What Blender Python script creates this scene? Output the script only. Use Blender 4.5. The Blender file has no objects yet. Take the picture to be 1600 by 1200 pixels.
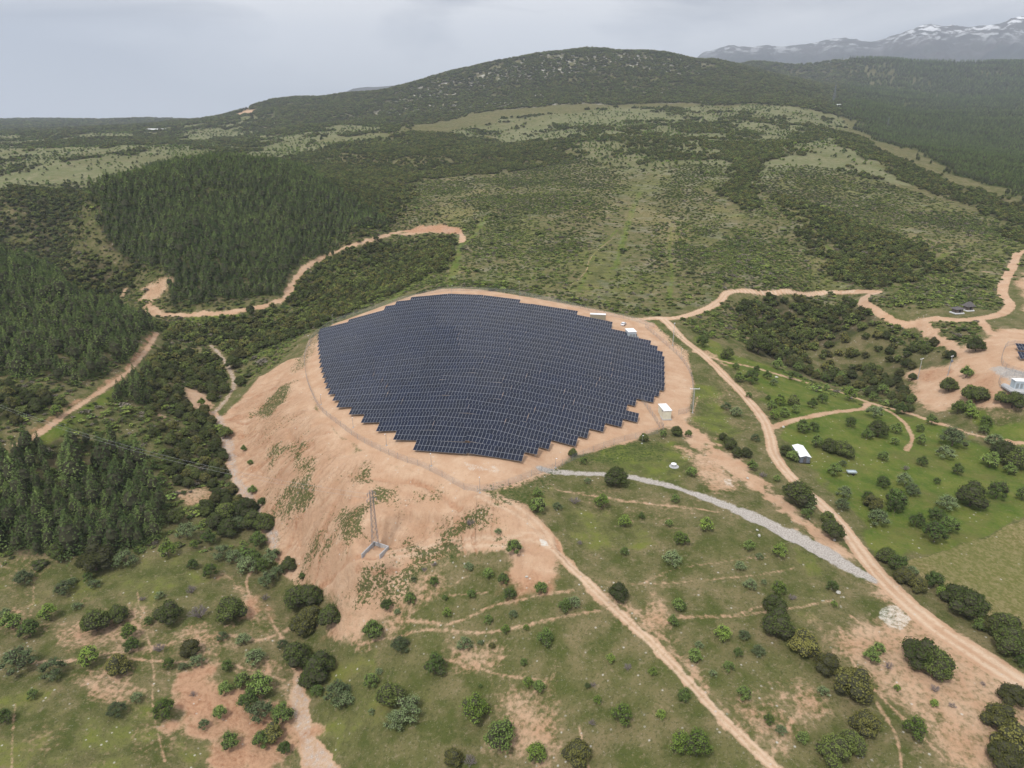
import bpy, math, random
import numpy as np
from mathutils import Vector, Matrix

S = bpy.context.scene
# ------------------------------------------------------------------ camera
H = 95.0
PITCH = math.radians(20.8)
FPX = 1080.0
cam_d = bpy.data.cameras.new('camera')
cam_d.sensor_width = 36.0
cam_d.lens = 36.0 * FPX / 1600.0
cam_d.clip_start = 1.0
cam_d.clip_end = 60000.0
cam = bpy.data.objects.new('camera', cam_d)
S.collection.objects.link(cam)
cam.location = (0, 0, H)
cam.rotation_euler = (math.pi / 2 - PITCH, 0, 0)
S.camera = cam
# ------------------------------------------------------------------ sky
SUN_EL, SUN_AZ = math.radians(58), math.radians(215)   # azimuth clockwise from +Y: behind the viewer, to the left
w = bpy.data.worlds.new('World'); S.world = w; w.use_nodes = True
nt = w.node_tree; N = nt.nodes; LK = nt.links; N.clear()
out = N.new('ShaderNodeOutputWorld'); bg = N.new('ShaderNodeBackground'); bg.inputs[1].default_value = 0.094
sky = N.new('ShaderNodeTexSky'); sky.sky_type = 'NISHITA'; sky.sun_disc = False
sky.sun_elevation = SUN_EL; sky.sun_rotation = SUN_AZ; sky.altitude = 600
tc = N.new('ShaderNodeTexCoord'); mp = N.new('ShaderNodeMapping')
mp.inputs['Scale'].default_value = (1.5, 1.5, 7.0)
mp.inputs['Location'].default_value = (3.1, 0.4, 0.2)
nz = N.new('ShaderNodeTexNoise'); nz.inputs['Scale'].default_value = 1.25; nz.inputs['Detail'].default_value = 6; nz.inputs['Roughness'].default_value = 0.52
nz.inputs['Distortion'].default_value = 0.5
cr = N.new('ShaderNodeValToRGB')
cr.color_ramp.elements[0].position = 0.42; cr.color_ramp.elements[0].color = (0.37, 0.385, 0.435, 1)
cr.color_ramp.elements[1].position = 0.59; cr.color_ramp.elements[1].color = (1.0, 0.985, 0.98, 1)
sep = N.new('ShaderNodeSeparateXYZ')
zr = N.new('ShaderNodeMapRange'); zr.inputs['From Min'].default_value = 0.015; zr.inputs['From Max'].default_value = 0.13
hz = N.new('ShaderNodeMix'); hz.data_type = 'RGBA'   # horizon tint: clear bluish band low, cloud above
hz.inputs['A'].default_value = (0.60, 0.63, 0.69, 1)
up = N.new('ShaderNodeMapRange'); up.inputs['From Min'].default_value = 0.2; up.inputs['From Max'].default_value = 1.0
up.inputs['To Min'].default_value = 1.0; up.inputs['To Max'].default_value = 1.7
mul = N.new('ShaderNodeVectorMath'); mul.operation = 'SCALE'
sc10 = N.new('ShaderNodeVectorMath'); sc10.operation = 'SCALE'; sc10.inputs['Scale'].default_value = 11.2
mx = N.new('ShaderNodeMix'); mx.data_type = 'RGBA'; mx.inputs['Factor'].default_value = 0.9
LK.new(tc.outputs['Generated'], mp.inputs[0]); LK.new(mp.outputs[0], nz.inputs['Vector']); LK.new(nz.outputs[0], cr.inputs[0])
LK.new(tc.outputs['Generated'], sep.inputs[0]); LK.new(sep.outputs['Z'], zr.inputs[0]); LK.new(sep.outputs['Z'], up.inputs[0])
LK.new(zr.outputs[0], hz.inputs['Factor']); LK.new(cr.outputs[0], hz.inputs['B'])
LK.new(hz.outputs['Result'], mul.inputs[0]); LK.new(up.outputs[0], mul.inputs['Scale'])
LK.new(mul.outputs[0], sc10.inputs[0])
LK.new(sky.outputs[0], mx.inputs['A']); LK.new(sc10.outputs[0], mx.inputs['B'])
LK.new(mx.outputs['Result'], bg.inputs[0]); LK.new(bg.outputs[0], out.inputs[0])
# ------------------------------------------------------------------ sun (soft, through thin cloud)
sd = bpy.data.lights.new('sun', 'SUN'); sd.energy = 2.6; sd.angle = math.radians(7); sd.color = (1.0, 0.96, 0.90)
so = bpy.data.objects.new('sun', sd); S.collection.objects.link(so)
sdir = Vector((math.sin(SUN_AZ) * math.cos(SUN_EL), math.cos(SUN_AZ) * math.cos(SUN_EL), math.sin(SUN_EL)))
so.rotation_euler = sdir.to_track_quat('Z', 'Y').to_euler()
so.location = (0, 0, 400)
S.view_settings.view_transform = 'Standard'; S.view_settings.look = 'None'
S.view_settings.exposure = 0.18; S.view_settings.gamma = 1.0
S.cycles.max_bounces = 4; S.cycles.diffuse_bounces = 2; S.cycles.glossy_bounces = 2
S.cycles.transparent_max_bounces = 6; S.cycles.volume_bounces = 0
S.cycles.use_denoising = True; S.cycles.denoiser = 'OPENIMAGEDENOISE'; S.cycles.denoising_input_passes = 'RGB_ALBEDO_NORMAL'

# ================================================================== numpy noise
rng = np.random.default_rng(7)
_T = rng.random((512, 512)).astype(np.float32)
def vnoise(x, y, s=0):
    x = np.asarray(x, np.float64) + s * 37.7; y = np.asarray(y, np.float64) + s * 91.3
    xi = np.floor(x).astype(np.int64); yi = np.floor(y).astype(np.int64)
    fx = (x - xi); fy = (y - yi)
    fx = fx * fx * (3 - 2 * fx); fy = fy * fy * (3 - 2 * fy)
    a = _T[xi & 511, yi & 511]; b = _T[(xi + 1) & 511, yi & 511]
    c = _T[xi & 511, (yi + 1) & 511]; d = _T[(xi + 1) & 511, (yi + 1) & 511]
    return (a + (b - a) * fx) * (1 - fy) + (c + (d - c) * fx) * fy
def fbm(x, y, wl, octv=4, s=0, g=0.5):
    t = 0; amp = 1; n = 0
    for i in range(octv):
        t = t + amp * (vnoise(x / wl, y / wl, s + i * 3.1) - 0.5); n += amp; amp *= g; wl = wl / 2.03
    return t / n * 2
def sstep(a, b, x):
    t = np.clip((x - a) / (b - a), 0, 1); return t * t * (3 - 2 * t)

# ================================================================== terrain control points
cp, sp = math.cos(PITCH), math.sin(PITCH)
def ray(px, py):
    X = (px - 800) / FPX; U = (600 - py) / FPX
    dx, dy, dz = X, cp + U * sp, -sp + U * cp
    hr = math.hypot(dx, dy)
    return math.atan2(dx, dy), -dz / hr          # azimuth, tan(depression)
C = []                                           # az, ln r, z
def Z(l):
    for px, py, z in l:
        a, t = ray(px, py); C.append((a, math.log((H - z) / t), z))
def R(l):
    for px, py, r in l:
        a, t = ray(px, py); C.append((a, math.log(r), H - r * t))
def Wp(l):
    for px, r, z in l:
        C.append((math.atan((px - 800) / FPX * 1.02), math.log(r), z))
# the levelled dome of the solar park
Z([(500,520,-9),(560,497,-4),(600,480,1),(650,468,4.5),(700,460,7),(760,458,7.4),(800,468,6.5),(850,472,5.5),(900,485,4),(960,493,1.5),(1000,505,0),(1060,560,-3),
   (500,580,-6),(560,560,-2),(620,580,1),(690,540,5.5),(750,580,5),(820,540,5.5),(900,580,2.5),(980,560,0),(1040,600,-3),
   (560,660,-3),(630,640,-.5),(700,660,1),(780,640,2),(850,650,.5),(930,650,-1.5),(1000,650,-3.5),(680,715,-1.2),(760,700,.2),(830,725,-1.8),
   (1080,620,-4),(1060,660,-4.5),(950,700,-4),(860,735,-4),(745,765,-3),(650,735,-2.4),(560,690,-4.0),(500,640,-6),(478,580,-8),(485,540,-9.5)])
# embankment and stream bed
Z([(440,600,-12),(400,620,-18),(350,640,-25),(365,690,-26),(375,740,-27),(400,790,-28.5),(430,850,-30),(470,900,-32),(520,935,-28),
   (430,680,-16),(470,740,-14),(520,790,-14),(560,765,-8),(620,760,-6),(690,780,-6),(585,862,-14),(540,880,-18),(500,860,-22),(650,890,-16),(700,850,-11.5),(780,850,-8.5),(860,840,-7),
   (350,560,-24),(370,600,-25),(330,520,-22),(400,560,-21),(430,540,-17)])
# foreground
Z([(0,1250,-35),(100,1000,-33),(300,1000,-34),(420,960,-34),(470,1100,-38),(500,1200,-39),(200,1150,-36),(0,1130,-34),(0,900,-30),(150,900,-31),(250,880,-30),(350,880,-31),
   (560,1010,-29),(600,1100,-30),(620,960,-24),(700,1180,-29),(720,1000,-22),(800,1090,-22),(760,920,-16),(900,1100,-19),(880,960,-13),(1000,1000,-13),(1100,1150,-14),(1000,880,-9),
   (900,850,-8),(1200,1000,-11),(1300,1150,-14),(1500,1180,-14),(1450,1000,-11),(1600,1050,-12),(1200,880,-8),(1000,780,-6),(900,770,-5.5),(1100,740,-5.5),(1250,800,-7.5),(1350,880,-9),
   (1500,850,-11),(1600,930,-13),(1400,780,-10.5),(1230,700,-7),(1300,640,-10),(1150,620,-6.5),(1500,720,-12),(1600,760,-12),(1600,680,-10),(1400,660,-12.5),(1130,560,-4),(1200,570,-9)])
# right gully, roads
Z([(1250,520,-15),(1330,560,-17),(1400,600,-16),(1210,490,-9),(1300,480,-10),(1130,465,2),(1180,456,1),(1230,455,0),(1330,455,-1),(1350,480,0),(1385,497,0),(1450,500,2),(1560,492,4),
   (1590,400,12),(1580,440,8),(1580,600,1),(1500,560,-1),(1500,620,-8),(1440,560,-8),(1060,500,.5),(1600,520,4),(1420,520,-5)])
# left slope and forest ridge
Z([(250,700,-19),(300,620,-20),(300,680,-22),(250,540,-15),(150,620,-6),(50,690,-8),(100,520,2),(0,470,9),(0,560,3),(150,750,-20),(0,800,-21),(0,700,-8),(200,560,-7),(100,455,5),(0,400,12),
   (190,500,-5),(150,820,-26)])
Z([(170,455,-17),(250,480,-16),(120,420,-16),(60,375,-8),(0,340,0),(380,487,-15),(450,450,-11),(520,395,-6),(640,360,0),(720,362,3),(710,430,3),
   (400,520,-22),(470,490,-17),(560,450,-13),(620,430,-7),(600,400,-8),(250,505,-18),(300,510,-20),(520,480,-16)])
R([(330,254,820),(430,262,830),(230,275,770),(180,300,700),(330,330,620),(300,420,500),(400,400,520),(450,340,610),(520,310,700),(120,340,650),(560,370,590),(260,380,540)])
Wp([(330,1000,22),(430,1000,24),(230,960,15)])
R([(0,300,900),(100,255,1250),(250,232,1500),(0,222,2200),(130,205,3000),(0,191,6500),(250,190,5000),(400,215,1900),(500,198,2200),(480,250,1250),
   (650,200,1650),(650,230,1300),(800,220,1500),(900,200,1450),(1100,195,1500),(1200,190,1550),(900,230,1200),(1050,260,950),(1300,230,1150),(1450,290,900),(1150,330,680),
   (1300,350,650),(1500,340,750),(1600,300,950),(700,260,1050),(600,300,850),(550,270,1000),(800,290,860),(900,380,530),(1000,330,680),(700,330,680),(700,390,540),(800,400,495),(900,330,660)])
Z([(1100,400,6),(1000,450,4),(1450,420,6),(1300,420,2),(900,440,4),(1200,400,6),(1380,430,0),(800,440,6),(1080,440,3),(1500,460,5)])
# main hill
R([(480,195,2050),(560,193,2000),(650,193,1950),(750,182,1900),(900,169,1900),(1000,165,1950),(1150,163,2000),(1280,162,2100),
   (350,180,3300),(430,157,3400),(520,153,3350),(600,143,3300),(680,122,3300),(750,106,3300),(850,87,3300),(920,80,3300),(1000,85,3350),(1080,92,3400),(1150,103,3300),
   (900,120,2600),(700,150,2600),(1100,130,2600),(1220,135,2700),(1290,160,2500)])
Wp([(900,4200,210),(1000,5500,150),(700,4300,150),(500,4500,90),(300,4500,70),(100,9000,85),(-300,9000,85),(350,9000,80),(600,8000,60),(1000,8000,100)])
R([(1400,215,1900),(1600,255,1500),(1600,205,2300),(1450,165,3200),(1350,145,3600),(1250,120,4400),(1180,99,4700),(1330,94,4800),(1450,106,5200),(1600,104,5600),(1700,104,5600),(1550,135,4300),(1700,200,2400)])
Wp([(1180,6000,200),(1330,6300,220),(1600,7200,260),(1300,9000,150),(1600,9000,150),(1900,9000,150)])
Wp([(-500,120,-36),(-500,250,-20),(-500,450,5),(-500,900,10),(-500,2500,30),(2100,120,-20),(2100,250,-14),(2100,450,-2),(2100,900,30),(2100,2500,120),(2100,5500,420),(800,60,-32),(-200,60,-38),(1800,60,-22),(800,30,-33)])
C = np.array(C)
KA = 1.6                                         # azimuth weight
def tps(d2):
    return 0.5 * d2 * np.log(d2 + 1e-12)
P = np.c_[C[:, 0] * KA, C[:, 1]]
n = len(P)
d2 = ((P[:, None] - P[None]) ** 2).sum(-1)
K = tps(d2); K[np.diag_indices(n)] += 2e-4
A = np.zeros((n + 3, n + 3)); A[:n, :n] = K; A[:n, n] = 1; A[:n, n + 1:] = P; A[n, :n] = 1; A[n + 1:, :n] = P.T
sol = np.linalg.solve(A, np.r_[C[:, 2], 0, 0, 0])
AZ0, AZ1, LR0, LR1 = math.radians(-58), math.radians(58), math.log(28.0), math.log(9500.0)
NA, NR = 1250, 1450
ca = np.linspace(AZ0, AZ1, 200); cl = np.linspace(LR0, LR1, 240)
GA, GL = np.meshgrid(ca, cl, indexing='ij')
Q = np.c_[GA.ravel() * KA, GL.ravel()]
zc = np.zeros(len(Q))
for i in range(0, len(Q), 8000):
    q = Q[i:i + 8000]; dd = ((q[:, None] - P[None]) ** 2).sum(-1)
    zc[i:i + 8000] = tps(dd) @ sol[:n] + sol[n] + q @ sol[n + 1:]
zc = zc.reshape(GA.shape)
def cubmat(nf, nc):
    t = np.linspace(0, nc - 1, nf); i = np.clip(np.floor(t).astype(int), 0, nc - 2); f = t - i
    M = np.zeros((nf, nc)); ws = [(-f**3 + 2*f**2 - f) / 2, (3*f**3 - 5*f**2 + 2) / 2, (-3*f**3 + 4*f**2 + f) / 2, (f**3 - f**2) / 2]
    for k, wk in enumerate(ws):
        np.add.at(M, (np.arange(nf), np.clip(i + k - 1, 0, nc - 1)), wk)
    return M
az = np.linspace(AZ0, AZ1, NA); lr = np.linspace(LR0, LR1, NR); rr = np.exp(lr)
HZ = cubmat(NA, 200) @ zc @ cubmat(NR, 240).T      # NA x NR
GX = np.sin(az)[:, None] * rr[None]; GY = np.cos(az)[:, None] * rr[None]
def grid_h(x, y, G=None):
    G = HZ if G is None else G
    a = np.arctan2(x, y); l = np.log(np.maximum(np.hypot(x, y), 29))
    fa = np.clip((a - AZ0) / (AZ1 - AZ0) * (NA - 1), 0, NA - 1.001); fl = np.clip((l - LR0) / (LR1 - LR0) * (NR - 1), 0, NR - 1.001)
    ia = fa.astype(int); il = fl.astype(int); u = fa - ia; v = fl - il
    return (G[ia, il] * (1 - u) + G[ia + 1, il] * u) * (1 - v) + (G[ia, il + 1] * (1 - u) + G[ia + 1, il + 1] * u) * v
def at(px, py):
    a, t = ray(px, py)
    fa = np.clip((a - AZ0) / (AZ1 - AZ0) * (NA - 1), 0, NA - 1.001); ia = int(fa); u = fa - ia
    col = HZ[ia] * (1 - u) + HZ[ia + 1] * u
    d = (H - rr * t) - col
    k = np.argmax(d < 0)
    if d[k] >= 0: k = NR - 1
    k = max(k, 1); f = d[k - 1] / (d[k - 1] - d[k] + 1e-9); f = min(max(f, 0), 1)
    r = rr[k - 1] + (rr[k] - rr[k - 1]) * f
    return np.array([math.sin(a) * r, math.cos(a) * r, col[k - 1] + (col[k] - col[k - 1]) * f])
def at2(px, py): return at(px, py)[:2]
def h1(x, y): return float(grid_h(np.array([x]), np.array([y]))[0])
# ================================================================== masks on the terrain grid
def blank(): return np.zeros((NA, NR), np.float32)
def window(pts, m):
    pts = np.asarray(pts); a = np.arctan2(pts[:, 0], pts[:, 1]); r = np.hypot(pts[:, 0], pts[:, 1])
    rmin = max(r.min() - m, 29); da = m / max(rmin, 30)
    i0 = int(np.clip((a.min() - da - AZ0) / (AZ1 - AZ0) * (NA - 1), 0, NA - 2)); i1 = int(np.clip((a.max() + da - AZ0) / (AZ1 - AZ0) * (NA - 1) + 2, 1, NA))
    j0 = int(np.clip((math.log(rmin) - LR0) / (LR1 - LR0) * (NR - 1), 0, NR - 2)); j1 = int(np.clip((math.log(r.max() + m) - LR0) / (LR1 - LR0) * (NR - 1) + 2, 1, NR))
    return slice(i0, i1), slice(j0, j1)
def segd(X, Y, a, b):
    d = b - a; L = max(d @ d, 1e-9); t = np.clip(((X - a[0]) * d[0] + (Y - a[1]) * d[1]) / L, 0, 1)
    return np.hypot(X - a[0] - t * d[0], Y - a[1] - t * d[1]), t
def smooth_line(pts, n=3):
    pts = np.asarray(pts, float); out = []
    for i in range(len(pts) - 1):
        p0 = pts[max(i - 1, 0)]; p1 = pts[i]; p2 = pts[i + 1]; p3 = pts[min(i + 2, len(pts) - 1)]
        for k in range(n):
            t = k / n
            out.append(.5 * (2 * p1 + (p2 - p0) * t + (2 * p0 - 5 * p1 + 4 * p2 - p3) * t * t + (3 * p1 - p0 - 3 * p2 + p3) * t ** 3))
    out.append(pts[-1]); return np.array(out)
def world(px): return np.array([at2(*p[:2]) for p in px])
EDGE = fbm(GX, GY, 7.0, 3, 2) ; EDGE2 = fbm(GX, GY, 2.2, 2, 5)
def paint_line(M, px, wid, soft=.5, amt=1.0, wob=.25, pts=None):
    """px: photo-traced points (px,py[,width m]); stored as a strip of the ground, in metres"""
    P_ = world(px) if pts is None else np.asarray(pts); W_ = np.array([p[2] if len(p) > 2 else wid for p in px], float)
    Q_ = smooth_line(np.c_[P_, W_], 4)
    for a, b in zip(Q_[:-1], Q_[1:]):
        mw = max(a[2], b[2]) * (1 + wob) / 2 + soft + 1
        si, sj = window([a[:2], b[:2]], mw); X = GX[si, sj]; Y = GY[si, sj]
        d, t = segd(X, Y, a[:2], b[:2]); hw = (a[2] + (b[2] - a[2]) * t) / 2
        d = d + (EDGE[si, sj] * .7 + EDGE2[si, sj] * .5) * wob * hw * 2
        v = amt * (1 - sstep(hw - soft, hw + soft, d)); M[si, sj] = np.maximum(M[si, sj], v)
rut = blank(); verge = blank()
def road(px, amt=1.0, tracks=True, pale=.8, soft=.5, wob=.12):
    paint_line(dirt, px, 4, soft, amt, wob)
    P_ = world(px); W_ = np.array([p[2] for p in px], float); d = np.gradient(P_, axis=0); nrm = np.c_[-d[:, 1], d[:, 0]] / (np.hypot(*d.T)[:, None] + 1e-9)
    q_ = [(0, 0, w) for w in W_ * .17 + .15]
    for s_ in (-1, 1): paint_line(rut, q_, 1, .35, pale, .35, pts=P_ + nrm * (W_ * .21)[:, None] * s_)
    paint_line(verge, [(0, 0, w) for w in W_ * 1.25 + 1.0], 1, .8, .5, .5, pts=P_)
def sdpoly(P_, X, Y):
    dm = np.full(X.shape, 1e9); ins = np.zeros(X.shape, bool)
    for a, b in zip(P_, np.roll(P_, -1, 0)):
        d, _ = segd(X, Y, a, b); dm = np.minimum(dm, d)
        c = (a[1] > Y) != (b[1] > Y)
        with np.errstate(all='ignore'):
            ins ^= c & (X < (b[0] - a[0]) * (Y - a[1]) / (b[1] - a[1] + 1e-12) + a[0])
    return np.where(ins, dm, -dm)
def paint_poly(M, px, soft=1.5, amt=1.0, wob=2.0, rel=False, pts=None):
    P_ = world(px) if pts is None else np.asarray(pts)
    r = np.median(np.hypot(P_[:, 0], P_[:, 1])); k = max(1.0, r / 250.0)
    soft *= k; wob *= k
    si, sj = window(P_, soft + wob * 2 + 2); X = GX[si, sj]; Y = GY[si, sj]
    s = sdpoly(P_, X, Y) + (fbm(X, Y, 7.0 * k, 4, 2)) * wob * 2
    v = amt * sstep(-soft, soft, s); M[si, sj] = np.maximum(M[si, sj], v)
def erase_poly(M, px, soft=1.5, wob=1.0, pts=None):
    B = blank(); paint_poly(B, px, soft, 1.0, wob, pts=pts); M *= (1 - B)

dirt, red, gravel, lush, brown, floor_, white, weed = [blank() for _ in range(8)]
# ---- the pad of the solar park, and its spoil slope
PAD = [(472,600),(470,560),(485,530),(520,506),(560,492),(600,477),(640,464),(690,452),(740,452),(800,460),(850,468),(900,478),(940,486),(985,497),(1020,505),(1050,530),(1078,555),(1085,600),(1075,650),(1040,668),(1000,685),(950,700),(900,712),(860,738),(800,762),(745,770),(650,742),(560,705),(500,655)]
paint_poly(dirt, PAD, 1.2, 1, .6)
SLOPE = [(470,560),(440,570),(405,590),(375,625),(340,655),(352,690),(362,740),(385,780),(425,850),(450,885),(480,905),(520,940),(560,960),(600,930),(640,890),(700,860),(760,855),(790,850),(800,880),(805,905),(850,905),(875,880),(872,850),(830,800),(760,770),(745,760),(650,735),(560,700),(500,650)]
paint_poly(dirt, SLOPE, 1.2, 1, 1.5)
for l, wd, am in [([(478,905),(500,870),(520,840),(560,800)],5,.6),([(560,905),(600,880),(640,868),(700,850)],5,.5),([(395,690),(420,740),(470,800)],5,.4),([(450,660),(500,700),(570,740),(680,765)],4,.5),([(480,810),(520,790),(560,760)],4,.5),([(400,650),(440,700),(480,740)],7,.5)]:
    paint_line(red, l, wd, 3, am, .8)
# ---- roads
road([(1640,1100,6.5),(1600,1072,6.5),(1540,1032,6.5),(1460,978,6.2),(1400,925,5.8),(1362,885,5.2),(1335,848,4.6),(1310,815,4.2),(1285,790,4),(1250,758,4),(1222,728,4),(1208,705,4),(1203,682,4),(1190,650,4),(1160,615,4),(1125,580,4),(1095,552,4),(1065,528,4),(1047,508,4.5),(1035,497,5)])
road([(985,500,4.4),(1020,497,4.4),(1060,496,4.4),(1100,484,4.4),(1125,470,4.4),(1136,458,4.4),(1160,455,4.4),(1230,455,4.2),(1290,456,4.2),(1335,455,4.2)])
paint_line(dirt, [(1335,455),(1372,457),(1352,464),(1352,476),(1385,495),(1440,501),(1510,500),(1560,492),(1578,476),(1567,460),(1570,440),(1583,415),(1590,397),(1610,390)], 5, .5, 1, .1)
paint_line(dirt, [(240,490),(300,491),(380,485),(438,470),(454,450),(480,416),(520,395),(570,379),(625,363),(680,358),(712,360),(722,370),(722,380)], 4.2, .8, .95, .45)
paint_line(lush, [(722,385),(714,402),(706,430),(706,440)], 4, .6, 1, .1)
paint_line(lush, [(300,500),(380,494),(440,483),(465,462),(490,428)], 7, 1.5, .8, .4)
paint_line(dirt, [(25,697),(70,671),(150,617),(200,580),(226,550),(246,520)], 2.0, .6, .95, .3)
paint_line(red, [(40,680),(80,655),(150,610),(200,573),(228,535),(240,520)], 2.0, .8, .6, .5)
paint_line(lush, [(70,690),(130,648),(200,600)], 4, 1.2, .8, .5)
road([(858,850,2.8),(890,882,2.8),(940,930,2.8),(1000,986,2.7),(1060,1048,2.7),(1120,1112,2.7),(1190,1180,2.7),(1240,1225,2.7)], .78, wob=.6)
paint_line(dirt, [(930,915),(1000,960),(1040,1000),(1100,1070),(1160,1140)], 2.0, 1.2, .55, .9)
paint_line(gravel, [(845,732,2.6),(930,741,2.4),(1000,749,2.6),(1080,771,3.0),(1160,801,4.0),(1240,841,5.0),(1300,872,5.0),(1362,905,3.5)], 3, .8, 1, .3)
paint_line(dirt, [(1055,660,6),(1120,705,7),(1180,757,7),(1235,800,6),(1290,845,4),(1325,870,3)], 6, 2.0, .85, .8)
paint_line(dirt, [(1205,670),(1240,656),(1290,646),(1345,640),(1356,630)], 2.8, .5, .85, .25)
paint_line(dirt, [(1085,550),(1130,565),(1165,572),(1230,590),(1305,611),(1350,626),(1420,646),(1480,666),(1530,681),(1610,692)], 2.4, .5, .8, .35)
paint_line(dirt, [(1370,632),(1400,650),(1418,668),(1425,688),(1415,705)], 1.6, .5, .75, .4)
paint_line(dirt, [(1440,505),(1470,530),(1500,548),(1540,570),(1560,575)], 5, 1.0, .9, .5)
paint_line(dirt, [(1530,500),(1550,520),(1580,530)], 4.5, 1.0, .9, .3)
paint_line(dirt, [(1130,570),(1105,550)], 4, 1.5, .6, .6)
# stream
paint_line(gravel, [(330,540),(352,565),(366,600),(350,628),(334,645)], 2.2, .8, .45, .3); paint_line(dirt, [(330,540),(352,565),(366,600),(350,628),(334,645)], 2.6, .8, .6, .3)
paint_line(dirt, [(334,645,3.5),(350,672,3),(358,700,4),(368,740,5),(385,775,5),(412,820,3.5),(432,850,4),(445,880,4),(475,905,3)], 4, .8, 1, .4)
paint_line(gravel, [(340,650),(358,700),(368,750),(395,790),(432,850)], 3.6, 1.0, .5, .5)
paint_line(gravel, [(466,1060,1.5),(466,1085,3.2),(472,1120,3.6),(478,1150,3.6),(492,1180,4.2),(515,1215,4.6)], 4, .5, .38, .35)
paint_line(dirt, [(466,1050,2),(466,1085,4.2),(474,1140,4.6),(492,1180,5.2),(515,1215,5.6)], 4, .6, .8, .35)
paint_line(dirt, [(420,960),(440,1000),(462,1050)], 1.4, .8, .7, .5)
# right pad and its surroundings
paint_poly(dirt, [(1500,545),(1530,525),(1570,518),(1640,515),(1640,640),(1590,632),(1545,640),(1500,635),(1470,640),(1440,620),(1420,595),(1405,585),(1440,572),(1480,570)], 2, .9, 2.5)
paint_poly(red, [(1500,600),(1540,590),(1570,620),(1530,632)], 3, .75, 3); paint_poly(red, [(1415,595),(1440,575),(1480,572),(1490,585),(1440,600)], 3, .6, 3)
paint_poly(gravel, [(1548,575),(1562,572),(1640,610),(1640,640),(1590,620)], 1.0, .8, .5)
paint_poly(dirt, [(1590,425),(1640,420),(1640,500),(1600,485)], 2, .8, 1.5)
paint_line(red, [(1535,424),(1560,428),(1585,432)], 3, 1.5, .6, .5)
# cuttings and bare scars in the forest
paint_poly(dirt, [(212,470),(225,448),(262,432),(266,445),(240,478),(250,492),(230,492)], 1.5, .75, 3)
paint_poly(dirt, [(170,478),(190,455),(200,447),(196,462),(180,482)], 1.5, .8, 1.5)
paint_line(dirt, [(130,472),(150,476),(180,484)], 4, 1.5, .9, .5)
paint_poly(red, [(622,360),(660,352),(720,356),(726,368),(700,366),(650,366)], 1.5, .9, 1)
paint_poly(dirt, [(622,366),(655,354),(722,357),(727,376),(715,366),(650,368)], 1.5, .8, 1)
paint_poly(dirt, [(355,175),(362,170),(400,171),(408,176),(380,180)], 2, .9, 2)
paint_poly(dirt, [(285,605),(310,610),(335,632),(325,640),(300,640)], 1.5, .8, 1.5)
paint_poly(dirt, [(240,640),(262,650),(260,668),(245,660)], 1, .6, 2)
paint_poly(dirt, [(280,765),(320,760),(345,765),(330,785),(290,790)], 2, .6, 2)
paint_line(lush, [(720,385),(752,350),(760,350)], 3, 1.5, .7, .3)
paint_poly(lush, [(190,478),(225,480),(230,492),(200,492)], 1, 1, 1)
paint_poly(lush, [(375,545),(410,540),(450,525),(470,525),(430,550),(385,565)], 1.5, .9, 1.5)
# foreground bare ground
def many(M, lst, **k):
    for p in lst: paint_poly(M, p, **k)
many(dirt, [[(745,1050),(800,1060),(850,1080),(880,1120),(890,1200),(830,1220),(800,1150),(770,1100)],
            [(1290,985),(1340,960),(1420,960),(1480,980),(1530,1020),(1640,1090),(1640,1230),(1530,1220),(1440,1150),(1380,1100),(1340,1060),(1300,1020)],
            [(1400,905),(1380,930),(1390,960),(1440,985)],
            [(1030,930),(1060,945),(1050,990),(1020,975)]], soft=6, amt=.66, wob=4)
many(dirt, [[(90,960),(150,945),(210,960),(230,990),(200,1020),(120,1025),(80,1000)],[(280,985),(350,985),(370,1010),(300,1030),(250,1010)],
            [(130,1060),(190,1060),(210,1085),(160,1095)],[(0,950),(40,960),(30,985),(0,985)],[(560,1000),(620,960),(650,900),(700,880),(680,920),(640,970)],
            [(690,1000),(740,1000),(790,1045),(740,1060),(700,1040)],[(1180,1120),(1260,1080),(1280,1110),(1230,1180)],[(300,1030),(400,1040),(460,1060),(460,1100)]], soft=5, amt=.55, wob=4)
many(dirt, [[(345,895),(370,900),(400,930),(395,965),(375,945)],[(1065,700),(1130,710),(1150,760),(1120,770),(1085,740)]], soft=2.5, amt=.7, wob=2)
many(red, [[(272,1055),(330,1050),(400,1060),(455,1110),(462,1160),(450,1200),(360,1200),(330,1150),(300,1110)],[(345,895),(370,900),(400,930),(395,965)],
           [(470,1010),(545,995),(530,975),(490,990)],[(690,905),(700,890)][:0] or [(800,885),(840,895),(845,910),(815,905)]], soft=4, amt=.72, wob=5)
many(dirt, [[(272,1055),(330,1050),(400,1060),(455,1110),(462,1160),(450,1200),(360,1200),(330,1150),(300,1110)]], soft=5, amt=.8, wob=6)
many(dirt, [[(500,955),(560,930),(600,900),(640,905),(600,960),(560,1010),(520,1010)]], soft=2, amt=.8, wob=2)
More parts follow.
